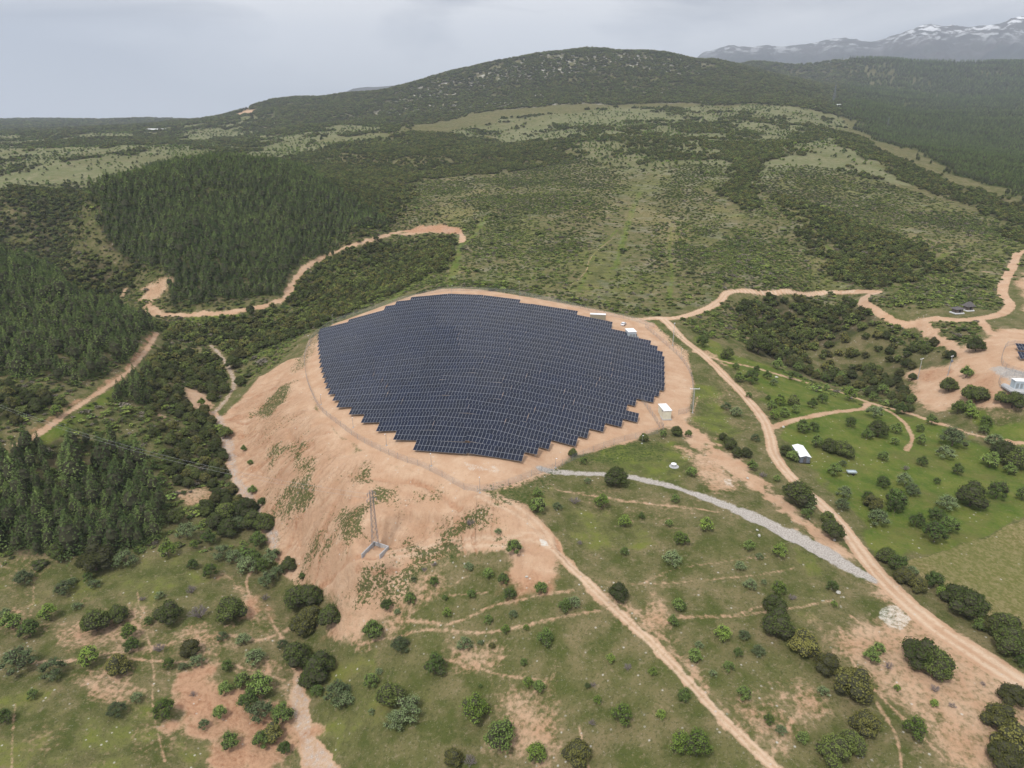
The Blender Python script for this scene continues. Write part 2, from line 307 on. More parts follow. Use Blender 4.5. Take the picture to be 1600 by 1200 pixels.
# lush meadow on the right and other greens
paint_poly(lush, [(1085,520),(1160,560),(1260,590),(1340,620),(1450,655),(1520,690),(1640,720),(1640,790),(1560,850),(1450,868),(1370,865),(1330,800),(1270,740),(1225,700),(1215,640),(1150,580),(1090,545)], 2.5, .8, 2)
paint_poly(lush, [(1480,640),(1560,660),(1640,660),(1640,700),(1560,690)], 2.5, .9, 3)
many(lush, [[(0,1060),(60,1070),(120,1090),(250,1090),(330,1160),(330,1220),(0,1220)],[(60,880),(240,870),(330,880),(330,930),(200,940),(60,940)],[(0,900),(60,900),(60,945),(0,945)]], soft=7, amt=.42, wob=5)
many(lush, [[(490,1090),(520,1010),(600,1010),(700,1080),(680,1140),(560,1220),(510,1180)],[(840,770),(960,780),(1060,830),(1040,860),(930,880),(880,850)],[(1200,900),(1280,900),(1300,960),(1240,960)]], soft=7, amt=.40, wob=5)
many(lush, [[(1070,600),(1120,600),(1160,690),(1120,700),(1085,660)],[(1010,500),(1035,505),(1060,545),(1040,545)],[(880,715),(960,700),(1000,690),(1060,690),(1090,720),(1060,760),(960,735)],[(1240,860),(1270,865),(1300,905),(1260,900)]], soft=3, amt=.55, wob=3)
many(lush, [[(1225,700),(1300,690),(1420,710),(1440,860),(1370,860),(1300,780)],[(430,960),(470,1010),(420,1010)],[(930,1060),(1010,1060),(1040,1180),(950,1180)][:0] or [(800,1100),(830,1100),(820,1120)]], soft=4, amt=.3, wob=4)
# ploughed / dry field, right
FIELD = [(1415,880),(1470,862),(1540,838),(1640,790),(1640,1010),(1540,975),(1480,925)]
paint_poly(brown, FIELD, 1.0, 1, .8); erase_poly(lush, FIELD, 1, .5)
# weeds on the spoil slope
many(weed, [[(562,800),(568,765),(590,752),(635,755),(650,765),(625,775),(612,800),(590,790),(575,800)],[(520,840),(535,800),(560,785),(572,800),(575,835),(550,845)],[(465,880),(480,860),(520,840),(525,855),(500,880),(475,885)],[(640,760),(690,770),(692,790),(650,790)],
            [(600,865),(650,830),(690,790),(720,790),(700,810),(680,835),(640,855),(625,850)],[(545,925),(600,905),(650,875),(720,855),(770,850),(700,865),(650,890),(600,930),(555,950)],
            [(640,855),(700,845),(770,850),(720,870),(650,880)],[(395,640),(450,600),(460,620),(420,650)],[(420,710),(470,670),(490,690),(440,735)],[(470,720),(500,700),(490,740),(460,750)],
            [(430,780),(470,740),(500,780),(440,820)],[(535,738),(580,735),(580,760),(545,760)],[(690,830),(740,800),(760,820),(700,840)]], soft=4.5, amt=.78, wob=4)
many(weed, [[(745,765),(800,755),(860,730),(900,710),(1000,690),(1040,680),(1030,720),(880,735),(830,790),(780,790)],[(455,590),(480,575),(520,505),(600,475),(560,486),(500,512),(462,560)],
            [(1020,505),(1060,520),(1085,560),(1090,640),(1070,560),(1040,530)]], soft=2, amt=.55, wob=1.5)
# paths worn through the grass
for l, wd in [([(215,925),(220,960),(232,1000),(240,1050),(238,1090),(243,1130),(258,1190)],.55),([(18,1210),(20,1140),(24,1100)],.5),([(52,880),(52,940),(45,970)],.4),
              ([(40,1035),(110,1032),(170,1022),(240,1012),(300,1000),(360,992),(410,1000),(460,978)],1.3),([(170,1028),(260,1035),(340,1035),(400,1050),(445,1062)],.9),
              ([(240,990),(235,970),(240,945)],.4),([(400,880),(385,910),(400,960)],1.0),
              ([(545,1000),(620,972),(700,975),(760,950),(820,936),(895,922)],1.1),([(560,1008),(640,990),(700,985),(780,985),(860,968),(935,953)],.9),([(620,968),(680,930),(740,890)],.6),
              ([(640,960),(700,930),(760,925)],.5),([(690,1030),(740,1035),(790,1025)],.7),([(740,1040),(790,1055),(850,1062)],.7),([(905,1135),(915,1180),(925,1220)],.4),
              ([(930,905),(1000,912),(1100,908),(1180,900),(1240,888)],.6),([(960,940),(1050,962),(1140,962),(1190,948)],.6),([(1060,965),(1140,965),(1240,950),(1300,935)],.7),([(1000,912),(1060,890),(1200,872)],.5),
              ([(860,762),(920,775),(1000,785),(1080,795),(1120,800)],1.0),([(1040,1180),(1120,1150),(1180,1110)][:0] or [(1260,1090),(1230,1140),(1190,1210)],1.0),
              ([(1310,990),(1350,1060),(1420,1130),(1500,1210)],.9),([(1370,1100),(1400,1150),(1410,1210)],.7),([(1330,960),(1380,1000),(1450,1040)],.8),
              ([(1090,620),(1080,650),(1062,668)],.6),([(890,445),(915,425),(925,400),(960,370)],1.0)]:
    paint_line(dirt, l, wd * .9, .45, .62, .3)
for l, wd in [([(905,455),(915,430),(930,395),(965,360)],3),([(1045,465),(1050,430),(1046,390),(1050,350)],3),([(1385,440),(1440,420),(1480,395)],5),([(1240,330),(1270,360),(1300,395)],4)]:
    paint_line(lush, l, wd, 1.2, .7, .4)
# white stones and old concrete
paint_poly(white, [(1372,945),(1400,942),(1420,965),(1415,985),(1390,980),(1365,960)], .8, .8, 1.5)
paint_poly(white, [(1088,730),(1110,728),(1116,742),(1100,750)], 1.5, .7, 2)
paint_poly(white, [(1125,745),(1143,748),(1146,760),(1132,758)], 1.0, .75, 1)
paint_poly(white, [(725,722),(760,728),(790,738),(770,742),(735,735)], 1.5, .7, 2)
paint_poly(white, [(842,842),(855,842),(862,855),(845,855)], .5, 1.0, .6); paint_poly(white, [(1075,715),(1110,712),(1130,728),(1110,735),(1080,728)], 1.5, .6, 2)
paint_line(lush, [(900,892),(940,932),(1000,988),(1060,1050),(1120,1114),(1190,1182)], .8, .4, .95, .5)
# ---- wider landscape: meadow belt, scrub belt, forests
r_ = np.hypot(GX, GY); A_ = np.arctan2(GX, GY)
v_pine, v_oak, v_scrub, v_mead = [blank() for _ in range(4)]
many(v_pine, [[(-60,385),(0,395),(60,420),(130,468),(190,487),(238,512),(232,550),(190,585),(120,605),(60,598),(-60,580)],
              [(-60,690),(0,690),(60,680),(130,690),(200,700),(240,740),(262,800),(250,855),(150,870),(60,868),(-60,868)],
              [(178,598),(225,565),(242,600),(232,636),(180,630)],
              [(150,300),(230,262),(330,250),(440,256),(520,300),(610,352),(530,392),(470,402),(440,462),(340,480),(268,478),(258,432),(225,408),(170,395),(120,335)]], soft=1.0, wob=1.0)
many(v_oak, [[(500,232),(600,214),(680,207),(760,215),(890,222),(885,245),(840,262),(700,275),(640,292),(640,330),(622,352),(540,372),(610,350),(500,290),(440,255)],
             [(465,430),(520,402),(600,375),(700,370),(716,388),(690,425),(600,465),(520,500),(470,525),(380,560),(345,545),(250,522),(250,505),(380,497),(450,478)],
             [(200,600),(250,530),(330,560),(362,600),(338,640),(345,660),(356,690),(360,740),(395,790),(428,835),(390,850),(330,810),(270,760),(250,700),(205,650)],
             [(-60,330),(0,325),(110,345),(170,400),(225,410),(210,440),(165,475),(120,462),(50,410),(-60,385)],
             [(1165,478),(1200,462),(1325,460),(1350,490),(1420,520),(1490,550),(1480,590),(1430,602),(1420,650),(1340,612),(1240,580),(1180,540),(1155,510)],
             [(1215,300),(1300,330),(1400,368),(1480,402),(1475,425),(1370,450),(1300,425),(1250,380)],
             [(1290,205),(1340,215),(1400,248),(1500,288),(1640,330),(1640,400),(1560,338),(1480,308),(1400,272),(1330,236)],[(1085,218),(1130,232),(1200,224),(1285,203),(1300,214),(1215,243),(1180,290),(1168,325),(1142,300),(1130,256)],[(1070,190),(1130,190),(1120,205),(1080,205)],
             [(40,610),(0,600),(-60,600),(-60,680),(60,665),(100,640)],
             [(0,305),(110,285),(180,300),(120,345),(0,325)]], soft=2, amt=.95, wob=3)
mh = blank(); many(mh, [[(700,275),(840,262),(885,245),(1000,262),(1130,260),(1300,262),(1440,300),(1560,340),(1660,380),(1660,400),(1590,400),(1560,480),(1360,495),(1335,452),(1135,452),(1090,480),(1040,492),(880,474),(800,456),(700,448),(710,420),(720,372),(640,352),(640,292)]], soft=2, wob=2)
v_scrub = mh * (.22 + .62 * np.clip(.5 + fbm(GX, GY, 60, 4, 9) * 1.6, 0, 1))
fg_ = (r_ < 420) * (1 - np.clip(brown + roadm0, 0, 1)) * (1 - .6 * (lush > .65)) if False else (np.hypot(GX, GY) < 430) * (1 - brown) * (1 - .75 * (lush > .6)); dirt = np.maximum(dirt, fg_ * sstep(.05, .45, fbm(GX, GY, 24, 5, 170, .62)) * .24)
clearing = blank()
paint_line(clearing, [(25,697),(70,671),(150,617),(200,580),(226,550),(246,520)], 8.5, 1.5, 1, .3)
paint_line(clearing, [(300,491),(380,485),(438,470),(454,450),(480,416),(520,395),(570,379),(625,363),(680,358)], 9, 2, .9, .4)
paint_line(clearing, [(330,540),(352,565),(366,600),(350,628),(334,645)], 6, 1.5, 1, .3)
road([(592,882,4),(625,868,4),(660,860,4),(700,850,4),(750,846,4),(790,846,4.5),(830,838,5),(858,850,5)], .9, pale=.6)
road([(745,775,4),(790,792,5),(830,815,5),(862,850,4.5)], .9, pale=.5)
for l_, w_c in [([(722,372),(716,402),(708,430),(704,445)],8),([(905,458),(915,430),(930,395),(965,360)],9),([(1045,465),(1050,430),(1046,390),(1050,350)],6),([(1385,440),(1440,420),(1480,395)],9),([(1240,330),(1270,360),(1300,395)],10),([(718,388),(752,352),(760,340)],6),([(600,478),(640,448),(690,420)],5),
                ([(960,400),(985,340),(1000,300),(1010,275)],45),([(930,440),(960,400)],22),([(1100,380),(1150,345),(1130,310)],16)]: paint_line(clearing, l_, w_c, 3, 1, .6)
for l_ in [[(722,372),(716,402),(708,430),(704,445)],[(718,388),(752,352),(760,340)],[(600,478),(640,448),(690,420)],[(960,420),(985,340),(1000,300)]]: paint_line(lush, l_, 5, 2, .8, .5)
many(v_scrub, [[(-60,300),(130,285),(250,262),(500,240),(640,292),(720,372),(706,440),(600,470),(520,503),(468,528),(440,565),(395,585),(340,640),(350,690),(375,745),(430,850),(440,880),(260,870),(240,860),(100,875),(-60,880)]], soft=3, amt=.6, wob=2)
scr2 = blank(); many(scr2, [[(1130,470),(1200,462),(1180,540),(1100,530),(1060,500)],[(1330,462),(1350,490),(1480,545),(1420,520),(1380,500)],[(620,475),(700,440),(1000,480),(1040,492),(985,494),(800,456),(690,450)],
                            [(1355,505),(1540,505),(1530,530),(1480,545),(1400,530)],[(1440,480),(1560,485),(1575,450),(1500,430),(1400,450),(1380,480)]], soft=1, wob=1)
v_scrub = np.maximum(v_scrub, scr2 * .7)
many(v_scrub, [[(250,520),(300,520),(330,560),(300,640),(350,680),(370,760),(430,840),(440,870),(350,850),(250,850),(262,780),(210,660),(60,690),(40,640),(180,600)]], soft=2, amt=.6, wob=3)
many(v_scrub, [[(1180,560),(1330,600),(1420,640),(1380,640),(1250,600)]], soft=2, amt=.3, wob=3)
mb = blank(); many(mb, [[(640,215),(780,188),(900,176),(960,168),(1280,165),(1320,180),(1340,240),(1440,280),(1440,300),(1300,262),(1180,290),(1000,270),(885,245),(890,224),(760,214)]], soft=2, wob=4)
v_mead = np.maximum(v_mead, mb * (.55 + 1.0 * sstep(-.1, .4, fbm(GX, GY, 70, 3, 23))))
far_l = sstep(880, 980, r_) * (1 - sstep(-.30, -.22, A_)) * (1 - sstep(2600, 3000, r_)); far_l = np.maximum(far_l, sstep(1250, 1350, r_) * (1 - sstep(-.20, -.12, A_)) * (1 - sstep(2000, 2200, r_)))
pf = np.clip(.5 + (fbm(GX, GY * .5, 150, 4, 21) * .55 + fbm(GX, GY * .6, 38, 3, 22) * .6) * 1.9, 0, 1)
v_mead = np.maximum(v_mead, far_l * .8); v_oak = np.maximum(v_oak, far_l * sstep(.52, .64, pf) * .85); v_oak = np.maximum(v_oak, mb * sstep(.84, .96, pf) * .55)
hill = sstep(1950, 2020, r_ + fbm(GX, GY, 120, 3, 4) * 60) * (1 - sstep(.42, .47, A_)) * sstep(-.36, -.3, A_) * (1 - sstep(4600, 5000, r_))
v_oak = np.maximum(v_oak, hill * .85)
rightf = sstep(.44, .49, A_) * sstep(1500, 1650, r_ + (A_ - .5) * 1500) ; rightf = np.maximum(rightf, sstep(1900, 2000, r_) * sstep(.40, .46, A_))
v_pine = np.maximum(v_pine, rightf * (.95 - .6 * sstep(.60, .72, np.clip(.5 + fbm(GX, GY, 330, 3, 33) * 1.5, 0, 1))))
v_oak *= (1 - rightf); many(v_pine, [[(1325,172),(1360,205),(1420,235),(1500,272),(1570,300),(1660,330),(1660,200),(1500,190),(1400,180)]], soft=3, amt=.9, wob=4)
leftfar = sstep(2600, 2900, r_) * (1 - sstep(-.3, -.22, A_)); v_oak = np.maximum(v_oak, leftfar * .75)
bare = np.clip(np.maximum(np.maximum(dirt, gravel), red) * 1.3, 0, 1)
gaps = sstep(-.42, -.2, fbm(GX, GY, 38, 4, 120)); v_pine *= .6 + .4 * gaps; v_oak *= .35 + .65 * sstep(-.35, -.1, fbm(GX, GY, 45, 4, 122))
for M in (v_pine, v_oak, v_scrub, v_mead): M *= (1 - bare); M *= (1 - clearing * .85)
lush = np.maximum(lush, mh * sstep(.0, .4, fbm(GX, GY, 70, 4, 130)) * .42)
pale = np.clip((mb + far_l) * (.55 + .5 * sstep(-.3, .3, fbm(GX, GY * .6, 80, 4, 151))), 0, 1) * (1 - floor_ * 0)  # far meadow ground lightened in its colour to stand for sun patches
brownp = (mh + far_l + mb) * sstep(.1, .4, fbm(GX, GY * .6, 60, 4, 131)) * .55
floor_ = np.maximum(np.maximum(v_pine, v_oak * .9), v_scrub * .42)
lush = np.maximum(lush, np.clip(mb + far_l, 0, 1) * .22)
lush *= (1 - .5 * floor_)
rock = blank(); rk = hill * sstep(-.25, -.1, A_) * (1 - sstep(.32, .45, A_)) * sstep(.5, .75, .5 + fbm(GX, GY, 260, 2, 41)) ; rock = np.clip(rk * sstep(-.30, -.15, -A_) * 1.3, 0, 1) * .8 + mh * .10; v_oak *= (1 - .35 * np.clip(rock - .25, 0, 1))

# ================================================================== relief noise, then the sheet itself
pad = blank(); paint_poly(pad, PAD, 3, 1, .2)
roadm = np.clip(dirt + gravel, 0, 1) * (r_ < 700)
slope_m = blank(); paint_poly(slope_m, SLOPE, 3, 1, .2); slope_m *= (1 - pad)
rel = fbm(GX, GY, 26, 3, 60) * .9 * (1 - roadm * .7) + fbm(GX, GY, 5, 3, 61) * .22
rel = rel * (1 - pad) + sstep(400, 1200, r_) * (fbm(GX, GY, 160, 4, 62) * 9) * (1 - pad) + sstep(1800, 3200, r_) * (1 - np.abs(fbm(GX, GY, 520, 4, 63))) * 26 * sstep(1700, 2600, r_) - sstep(1800, 3200, r_) * 20
# rain-cut runnels down the spoil slope (they run from the pad to the stream)
ux = GX * .42 + GY * .91; rel += slope_m * (fbm(ux * 1.0, (GX * .91 - GY * .42) * .18, 5.5, 3, 66) * 1.3 + np.abs(fbm(ux, (GX * .91 - GY * .42) * .22, 2.2, 2, 67)) * .5)
fade = sstep(28, 60, r_); HZ = HZ + rel * fade
streak = fbm(ux * 1.0, (GX * .91 - GY * .42) * .15, 4.0, 4, 66); red = np.maximum(red, slope_m * sstep(.02, .35, streak) * .75); gravel = np.maximum(gravel, slope_m * 0)
PYC = at2(587, 862); fz = 1 - sstep(4.5, 9.0, np.hypot(GX - PYC[0], GY - PYC[1])); HZ = HZ * (1 - fz) + grid_h(PYC[0], PYC[1]) * fz
dirt = np.maximum(dirt, slope_m); PCX, PCY = at2(760, 580); TH = np.arctan2(GX - PCX, GY - PCY); RS = TH * 85.0; RQ = np.hypot(GX - PCX, GY - PCY)
rills = blank(); many(rills, [[(352,660),(385,620),(430,605),(470,650),(520,700),(560,740),(545,770),(560,800),(520,850),(480,890),(440,860),(395,790),(360,720)],[(640,800),(700,790),(760,800),(740,840),(680,845),(640,850)]], soft=5, amt=1, wob=4); rills *= slope_m
HZ = HZ + rills * (fbm(RS + GX * .2, RQ * .35, 3.4, 5, 140) * 1.0) + slope_m * (fbm(GX, GY, 14, 4, 141) * 1.3 + fbm(GX, GY, 2.6, 4, 143) * .5)
hol = blank(); paint_poly(hol, [(598,850),(602,812),(635,800),(690,803),(700,822),(660,842),(625,852)], 1.0, 1, .5); HZ = HZ - hol * 2.2; lump = slope_m * sstep(.0, .5, fbm(GX, GY, 9, 4, 160)); red = np.maximum(red, lump * .45)
streak = fbm(RS + GX * .25, RQ * .22, 2.6, 4, 142); red = np.maximum(red * (1 - slope_m * .4), rills * sstep(.05, .45, streak) * .75); weed = np.maximum(weed, rills * sstep(-.1, .3, fbm(GX, GY, 18, 3, 144)) * .32)
brown = np.maximum(brown, np.clip(brownp, 0, .5))
# rain-cut gullies running down the spoil slope
rg = np.random.default_rng(77); gi, gj = np.where((rills > .55) & (np.hypot(GX, GY) < 340)); gul = blank()
for k in rg.choice(len(gi), 120, replace=False):
    x0, y0 = GX[gi[k], gj[k]], GY[gi[k], gj[k]]; a0 = math.atan2(x0 - PCX, y0 - PCY) + rg.normal(0, .12); L_g = rg.uniform(5, 17); pts_ = []
    for q_ in np.linspace(0, 1, 6): pts_.append((x0 + math.sin(a0) * L_g * q_, y0 + math.cos(a0) * L_g * q_)); a0 += rg.normal(0, .12)
    w_g = rg.uniform(.35, 1.0); paint_line(gul, [(0, 0, w_g * f_) for f_ in (.3, .7, 1, 1, .8, .4)], 1, .35, rg.uniform(.6, 1), .5, pts=np.array(pts_))
for l_ in [[(392,668),(420,655),(450,672),(468,700)],[(545,742),(585,748),(640,752),(690,772),(720,795)],[(500,915),(530,890),(575,872),(605,868)],[(560,885),(590,893),(640,880),(690,866)],[(872,840),(878,862),(905,890)],[(440,720),(460,705),(480,712)]]: paint_line(gul, l_, 1.3, .5, .75, .9)
gul *= np.clip(slope_m + dirt, 0, 1); HZ = HZ - gul * .7; red = np.maximum(red, gul * .8)
# ================================================================== materials
MATS = {}
def mat(name, col, rough=.8, metal=0, spec=.3, noise=None, bump=None, attr=None):
    if name in MATS: return MATS[name]
    m = bpy.data.materials.new(name); m.use_nodes = True; t = m.node_tree; b = t.nodes['Principled BSDF']
    b.inputs['Base Color'].default_value = (*col, 1); b.inputs['Roughness'].default_value = rough; b.inputs['Metallic'].default_value = metal
    b.inputs['Specular IOR Level'].default_value = spec
    if noise:
        sc, amt = noise; tcn = t.nodes.new('ShaderNodeTexCoord'); n1 = t.nodes.new('ShaderNodeTexNoise'); n1.inputs['Scale'].default_value = sc; n1.inputs['Detail'].default_value = 4
        mr = t.nodes.new('ShaderNodeMapRange'); mr.inputs['From Min'].default_value = .3; mr.inputs['From Max'].default_value = .7; mr.inputs['To Min'].default_value = 1 - amt; mr.inputs['To Max'].default_value = 1 + amt
        v = t.nodes.new('ShaderNodeVectorMath'); v.operation = 'SCALE'; v.inputs[0].default_value = col
        t.links.new(tcn.outputs['Object'], n1.inputs['Vector']); t.links.new(n1.outputs[0], mr.inputs[0]); t.links.new(mr.outputs[0], v.inputs['Scale']); t.links.new(v.outputs[0], b.inputs['Base Color'])
    MATS[name] = m; return m
class G:
    """small helper for node graphs"""
    def __init__(s, m): s.t = m.node_tree; s.n = s.t.nodes; s.l = s.t.links
    def add(s, ty, **k):
        x = s.n.new(ty)
        for a, b in k.items(): setattr(x, a, b)
        return x
    def attr(s, nm, ty='GEOMETRY'):
        x = s.add('ShaderNodeAttribute', attribute_name=nm, attribute_type=ty); return x.outputs['Fac']
    def noise(s, vec, scale, det=4, rough=.55, out=0):
        x = s.add('ShaderNodeTexNoise'); x.inputs['Scale'].default_value = scale; x.inputs['Detail'].default_value = det; x.inputs['Roughness'].default_value = rough
        s.l.new(vec, x.inputs['Vector']); return x.outputs[out]
    def rng(s, v, a, b, c=0., d=1., smooth=False):
        x = s.add('ShaderNodeMapRange'); x.interpolation_type = 'SMOOTHSTEP' if smooth else 'LINEAR'
        for i, q in zip(('From Min', 'From Max', 'To Min', 'To Max'), (a, b, c, d)): x.inputs[i].default_value = q
        s.l.new(v, x.inputs[0]); return x.outputs[0]
    def math(s, op, a, b=None, c=None):
        x = s.add('ShaderNodeMath', operation=op)
        for i, q in enumerate((a, b, c)):
            if q is None: continue
            if isinstance(q, (int, float)): x.inputs[i].default_value = q
            else: s.l.new(q, x.inputs[i])
        return x.outputs[0]
    def mix(s, f, a, b):
        x = s.add('ShaderNodeMix', data_type='RGBA')
        for i, q in (('Factor', f), ('A', a), ('B', b)):
            if isinstance(q, (int, float)): x.inputs[i].default_value = q
            elif isinstance(q, tuple): x.inputs[i].default_value = (*q, 1)
            else: s.l.new(q, x.inputs[i])
        return x.outputs['Result']
    def scale(s, v, f):
        x = s.add('ShaderNodeVectorMath', operation='SCALE')
        if isinstance(v, tuple): x.inputs[0].default_value = v
        else: s.l.new(v, x.inputs[0])
        if isinstance(f, (int, float)): x.inputs['Scale'].default_value = f
        else: s.l.new(f, x.inputs['Scale'])
        return x.outputs[0]

gm = bpy.data.materials.new('ground_soil_and_grass'); gm.use_nodes = True; g = G(gm); B = g.n['Principled BSDF']
pos = g.add('ShaderNodeNewGeometry').outputs['Position']
n_f = g.noise(pos, .9, 5, .62); n_m = g.noise(pos, .16, 5, .6); n_l = g.noise(pos, .028, 4, .55); n_x = g.noise(pos, 3.2, 3, .6)
# thin grass over stony ground
grass = g.mix(g.rng(n_m, .38, .62), (.072, .084, .022), (.180, .148, .074))
grass = g.mix(g.rng(n_l, .45, .62, 0, .4), grass, (.095, .105, .030))
grass = g.mix(g.rng(n_f, .56, .72, 0, .6), grass, (.27, .215, .14))
grass = g.mix(g.rng(n_x, .62, .74, 0, .5), grass, (.42, .39, .34))
tuf = g.noise(pos, 1.7, 4, .7); grass = g.mix(g.rng(tuf, .53, .62, 0, .55), grass, (.045, .055, .016))
lushc = g.mix(g.rng(n_m, .38, .66), (.075, .118, .018), (.140, .155, .034))
lushc = g.mix(g.rng(n_f, .52, .72, 0, .7), lushc, (.17, .155, .06)); lushc = g.mix(g.rng(g.noise(pos, .06, 5, .65), .50, .66, 0, .6), lushc, (.14, .125, .045))
lushc = g.mix(g.rng(tuf, .55, .65, 0, .4), lushc, (.038, .062, .012))
dirtc = g.mix(g.rng(n_m, .35, .65), (.425, .265, .165), (.51, .355, .240))
dirtc = g.mix(g.rng(n_f, .5, .72, 0, .5), dirtc, (.40, .25, .155))
dirtc = g.mix(g.rng(n_x, .64, .74, 0, .6), dirtc, (.62, .5, .39))
redc = g.mix(g.rng(n_f, .35, .65), (.31, .165, .095), (.45, .27, .165))
gravc = g.mix(g.rng(n_x, .4, .62), (.30, .27, .24), (.48, .44, .40))
brownc = g.mix(g.rng(g.noise(pos, .9, 6, .75), .44, .60), (.14, .125, .042), (.30, .23, .125)); brownc = g.mix(g.rng(n_l, .4, .6, 0, .45), brownc, (.10, .125, .03))
sunpatchc = g.mix(g.rng(n_m, .36, .66), (.130, .145, .062), (.205, .188, .108))  # paler meadow tone with patchy sunlight painted into it
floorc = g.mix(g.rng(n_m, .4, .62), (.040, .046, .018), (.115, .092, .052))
sunpatchc = g.mix(g.rng(n_l, .45, .6, 0, .6), sunpatchc, (.115, .13, .05))
weedc = g.mix(g.rng(n_f, .35, .6), (.026, .048, .010), (.065, .088, .022))
rockc = (.50, .48, .45)
def layer(base, col, name, amp=.55, nz_=None, lo=.42, hi=.58):
    a = g.attr(name); nn = nz_ or n_f
    nn = g.math('MULTIPLY', g.math('SUBTRACT', nn, .5), amp * 2.2)
    # the noise only breaks up the rim of each patch
    e = g.math('MULTIPLY', g.math('MULTIPLY', a, g.math('SUBTRACT', 1.0, a)), 4.0)
    f = g.rng(g.math('ADD', a, g.math('MULTIPLY', nn, g.math('ADD', g.math('MULTIPLY', e, .9), .0))), lo, hi, 0, 1, True)
    return g.mix(f, base, col)
c = grass
c = layer(c, lushc, 'm_lush', .9, n_m, .25, .75)
c = layer(c, brownc, 'm_brown', .3)
c = layer(c, sunpatchc, 'm_sunpatch', .4, None, .1, .9)
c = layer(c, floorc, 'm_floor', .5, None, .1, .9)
c = layer(c, dirtc, 'm_dirt', .9, None, .12, .88)
c = layer(c, redc, 'm_red', .9, n_m, .2, .9)
c = layer(c, gravc, 'm_gravel', .8, None, .12, .88)
c = g.mix(g.math('MULTIPLY', g.attr('m_rut'), g.rng(n_f, .3, .5)), c, (.57, .44, .32))
cx = g.add('ShaderNodeCombineXYZ'); g.l.new(g.attr('m_rs'), cx.inputs[0]); g.l.new(g.math('MULTIPLY', g.attr('m_rq'), .22), cx.inputs[1])
wp = g.noise(pos, .12, 3, .5, out=1); wv = g.add('ShaderNodeVectorMath', operation='MULTIPLY_ADD'); wv.inputs[1].default_value = (7, 4, 0); g.l.new(wp, wv.inputs[0]); g.l.new(cx.outputs[0], wv.inputs[2])
rill = g.noise(wv.outputs[0], .7, 8, .72); c = g.mix(g.math('MULTIPLY', g.math('MULTIPLY', g.attr('m_slope'), g.rng(rill, .50, .62)), .7), c, (.33, .195, .115))
clod = g.noise(pos, 1.3, 6, .75); c = g.mix(g.math('MULTIPLY', g.attr('m_slope'), g.rng(clod, .52, .64, 0, .75)), c, (.33, .21, .14))
vor = g.add('ShaderNodeTexVoronoi'); vor.inputs['Scale'].default_value = .75; g.l.new(pos, vor.inputs['Vector'])
tuft = g.rng(vor.outputs['Distance'], .22, .5, 1, 0)
c = g.mix(g.math('MULTIPLY', g.rng(g.math('ADD', g.math('MULTIPLY', g.attr('m_weed'), .86), g.math('MULTIPLY', g.math('SUBTRACT', g.noise(pos, 1.15, 5, .75), .5), 2.8)), .42, .60), .88), c, weedc)
vr = g.add('ShaderNodeTexVoronoi'); vr.inputs['Scale'].default_value = .055; g.l.new(pos, vr.inputs['Vector'])
c = g.mix(g.math('MULTIPLY', g.attr('m_rock'), g.rng(g.noise(pos, .05, 5, .7), .52, .60)), c, rockc)
c = g.mix(g.rng(g.math('MULTIPLY', g.attr('m_white'), g.math('ADD', n_x, n_f)), .60, 1.05), c, (.60, .58, .52))
# scattered pale stones lying in the thin grass
vs = g.add('ShaderNodeTexVoronoi'); vs.inputs['Scale'].default_value = .55; g.l.new(pos, vs.inputs['Vector'])
st = g.math('MULTIPLY', g.rng(vs.outputs['Distance'], .10, .17, 1, 0), g.rng(n_m, .5, .6))
c = g.mix(g.math('MULTIPLY', st, .7), c, (.50, .48, .43))
g.l.new(c, B.inputs['Base Color']); B.inputs['Roughness'].default_value = .95; B.inputs['Specular IOR Level'].default_value = .1
bp = g.add('ShaderNodeBump'); bp.inputs['Distance'].default_value = .5; bp.inputs['Strength'].default_value = .8
g.l.new(g.math('ADD', g.math('ADD', n_f, g.math('MULTIPLY', n_x, .4)), g.math('MULTIPLY', g.math('MULTIPLY', rill, g.attr('m_slope')), 1.9)), bp.inputs['Height']); g.l.new(bp.outputs[0], B.inputs['Normal'])

def grid_mesh(name, X, Y, Zz, attrs, material):
    na, nr = X.shape; me = bpy.data.meshes.new(name)
    co = np.stack([X, Y, Zz], -1).reshape(-1, 3).astype(np.float32)
    idx = np.arange(na * nr, dtype=np.int32).reshape(na, nr)
    f = np.stack([idx[:-1, :-1], idx[:-1, 1:], idx[1:, 1:], idx[1:, :-1]], -1).reshape(-1, 4)[:, ::-1]
    me.vertices.add(len(co)); me.vertices.foreach_set('co', co.ravel())
    me.loops.add(f.size); me.loops.foreach_set('vertex_index', np.ascontiguousarray(f).ravel())
    me.polygons.add(len(f)); me.polygons.foreach_set('loop_start', np.arange(0, f.size, 4, dtype=np.int32))
    me.polygons.foreach_set('use_smooth', np.ones(len(f), bool))
    for k, v in attrs.items():
        a = me.attributes.new(k, 'FLOAT', 'POINT'); a.data.foreach_set('value', v.astype(np.float32).ravel())
    me.update(); me.materials.append(material)
    o = bpy.data.objects.new(name, me); S.collection.objects.link(o); return o
def tag(o, label=None, cat=None, group=None, kind=None):
    if label: o['label'] = label
    if cat: o['category'] = cat
    if group: o['group'] = group
    if kind: o['kind'] = kind
    return o
terrain = grid_mesh('ground', GX, GY, HZ, dict(m_dirt=dirt, m_red=red, m_gravel=gravel, m_lush=lush, m_brown=brown, m_floor=floor_, m_white=white, m_weed=weed, m_rock=rock, m_rut=rut, m_sunpatch=pale, m_rs=RS, m_rq=RQ, m_slope=np.clip(rills + slope_m * .45, 0, 1)), gm)
tag(terrain, 'rolling ground of thin grass, bare earth and dirt tracks', 'ground', kind='structure')
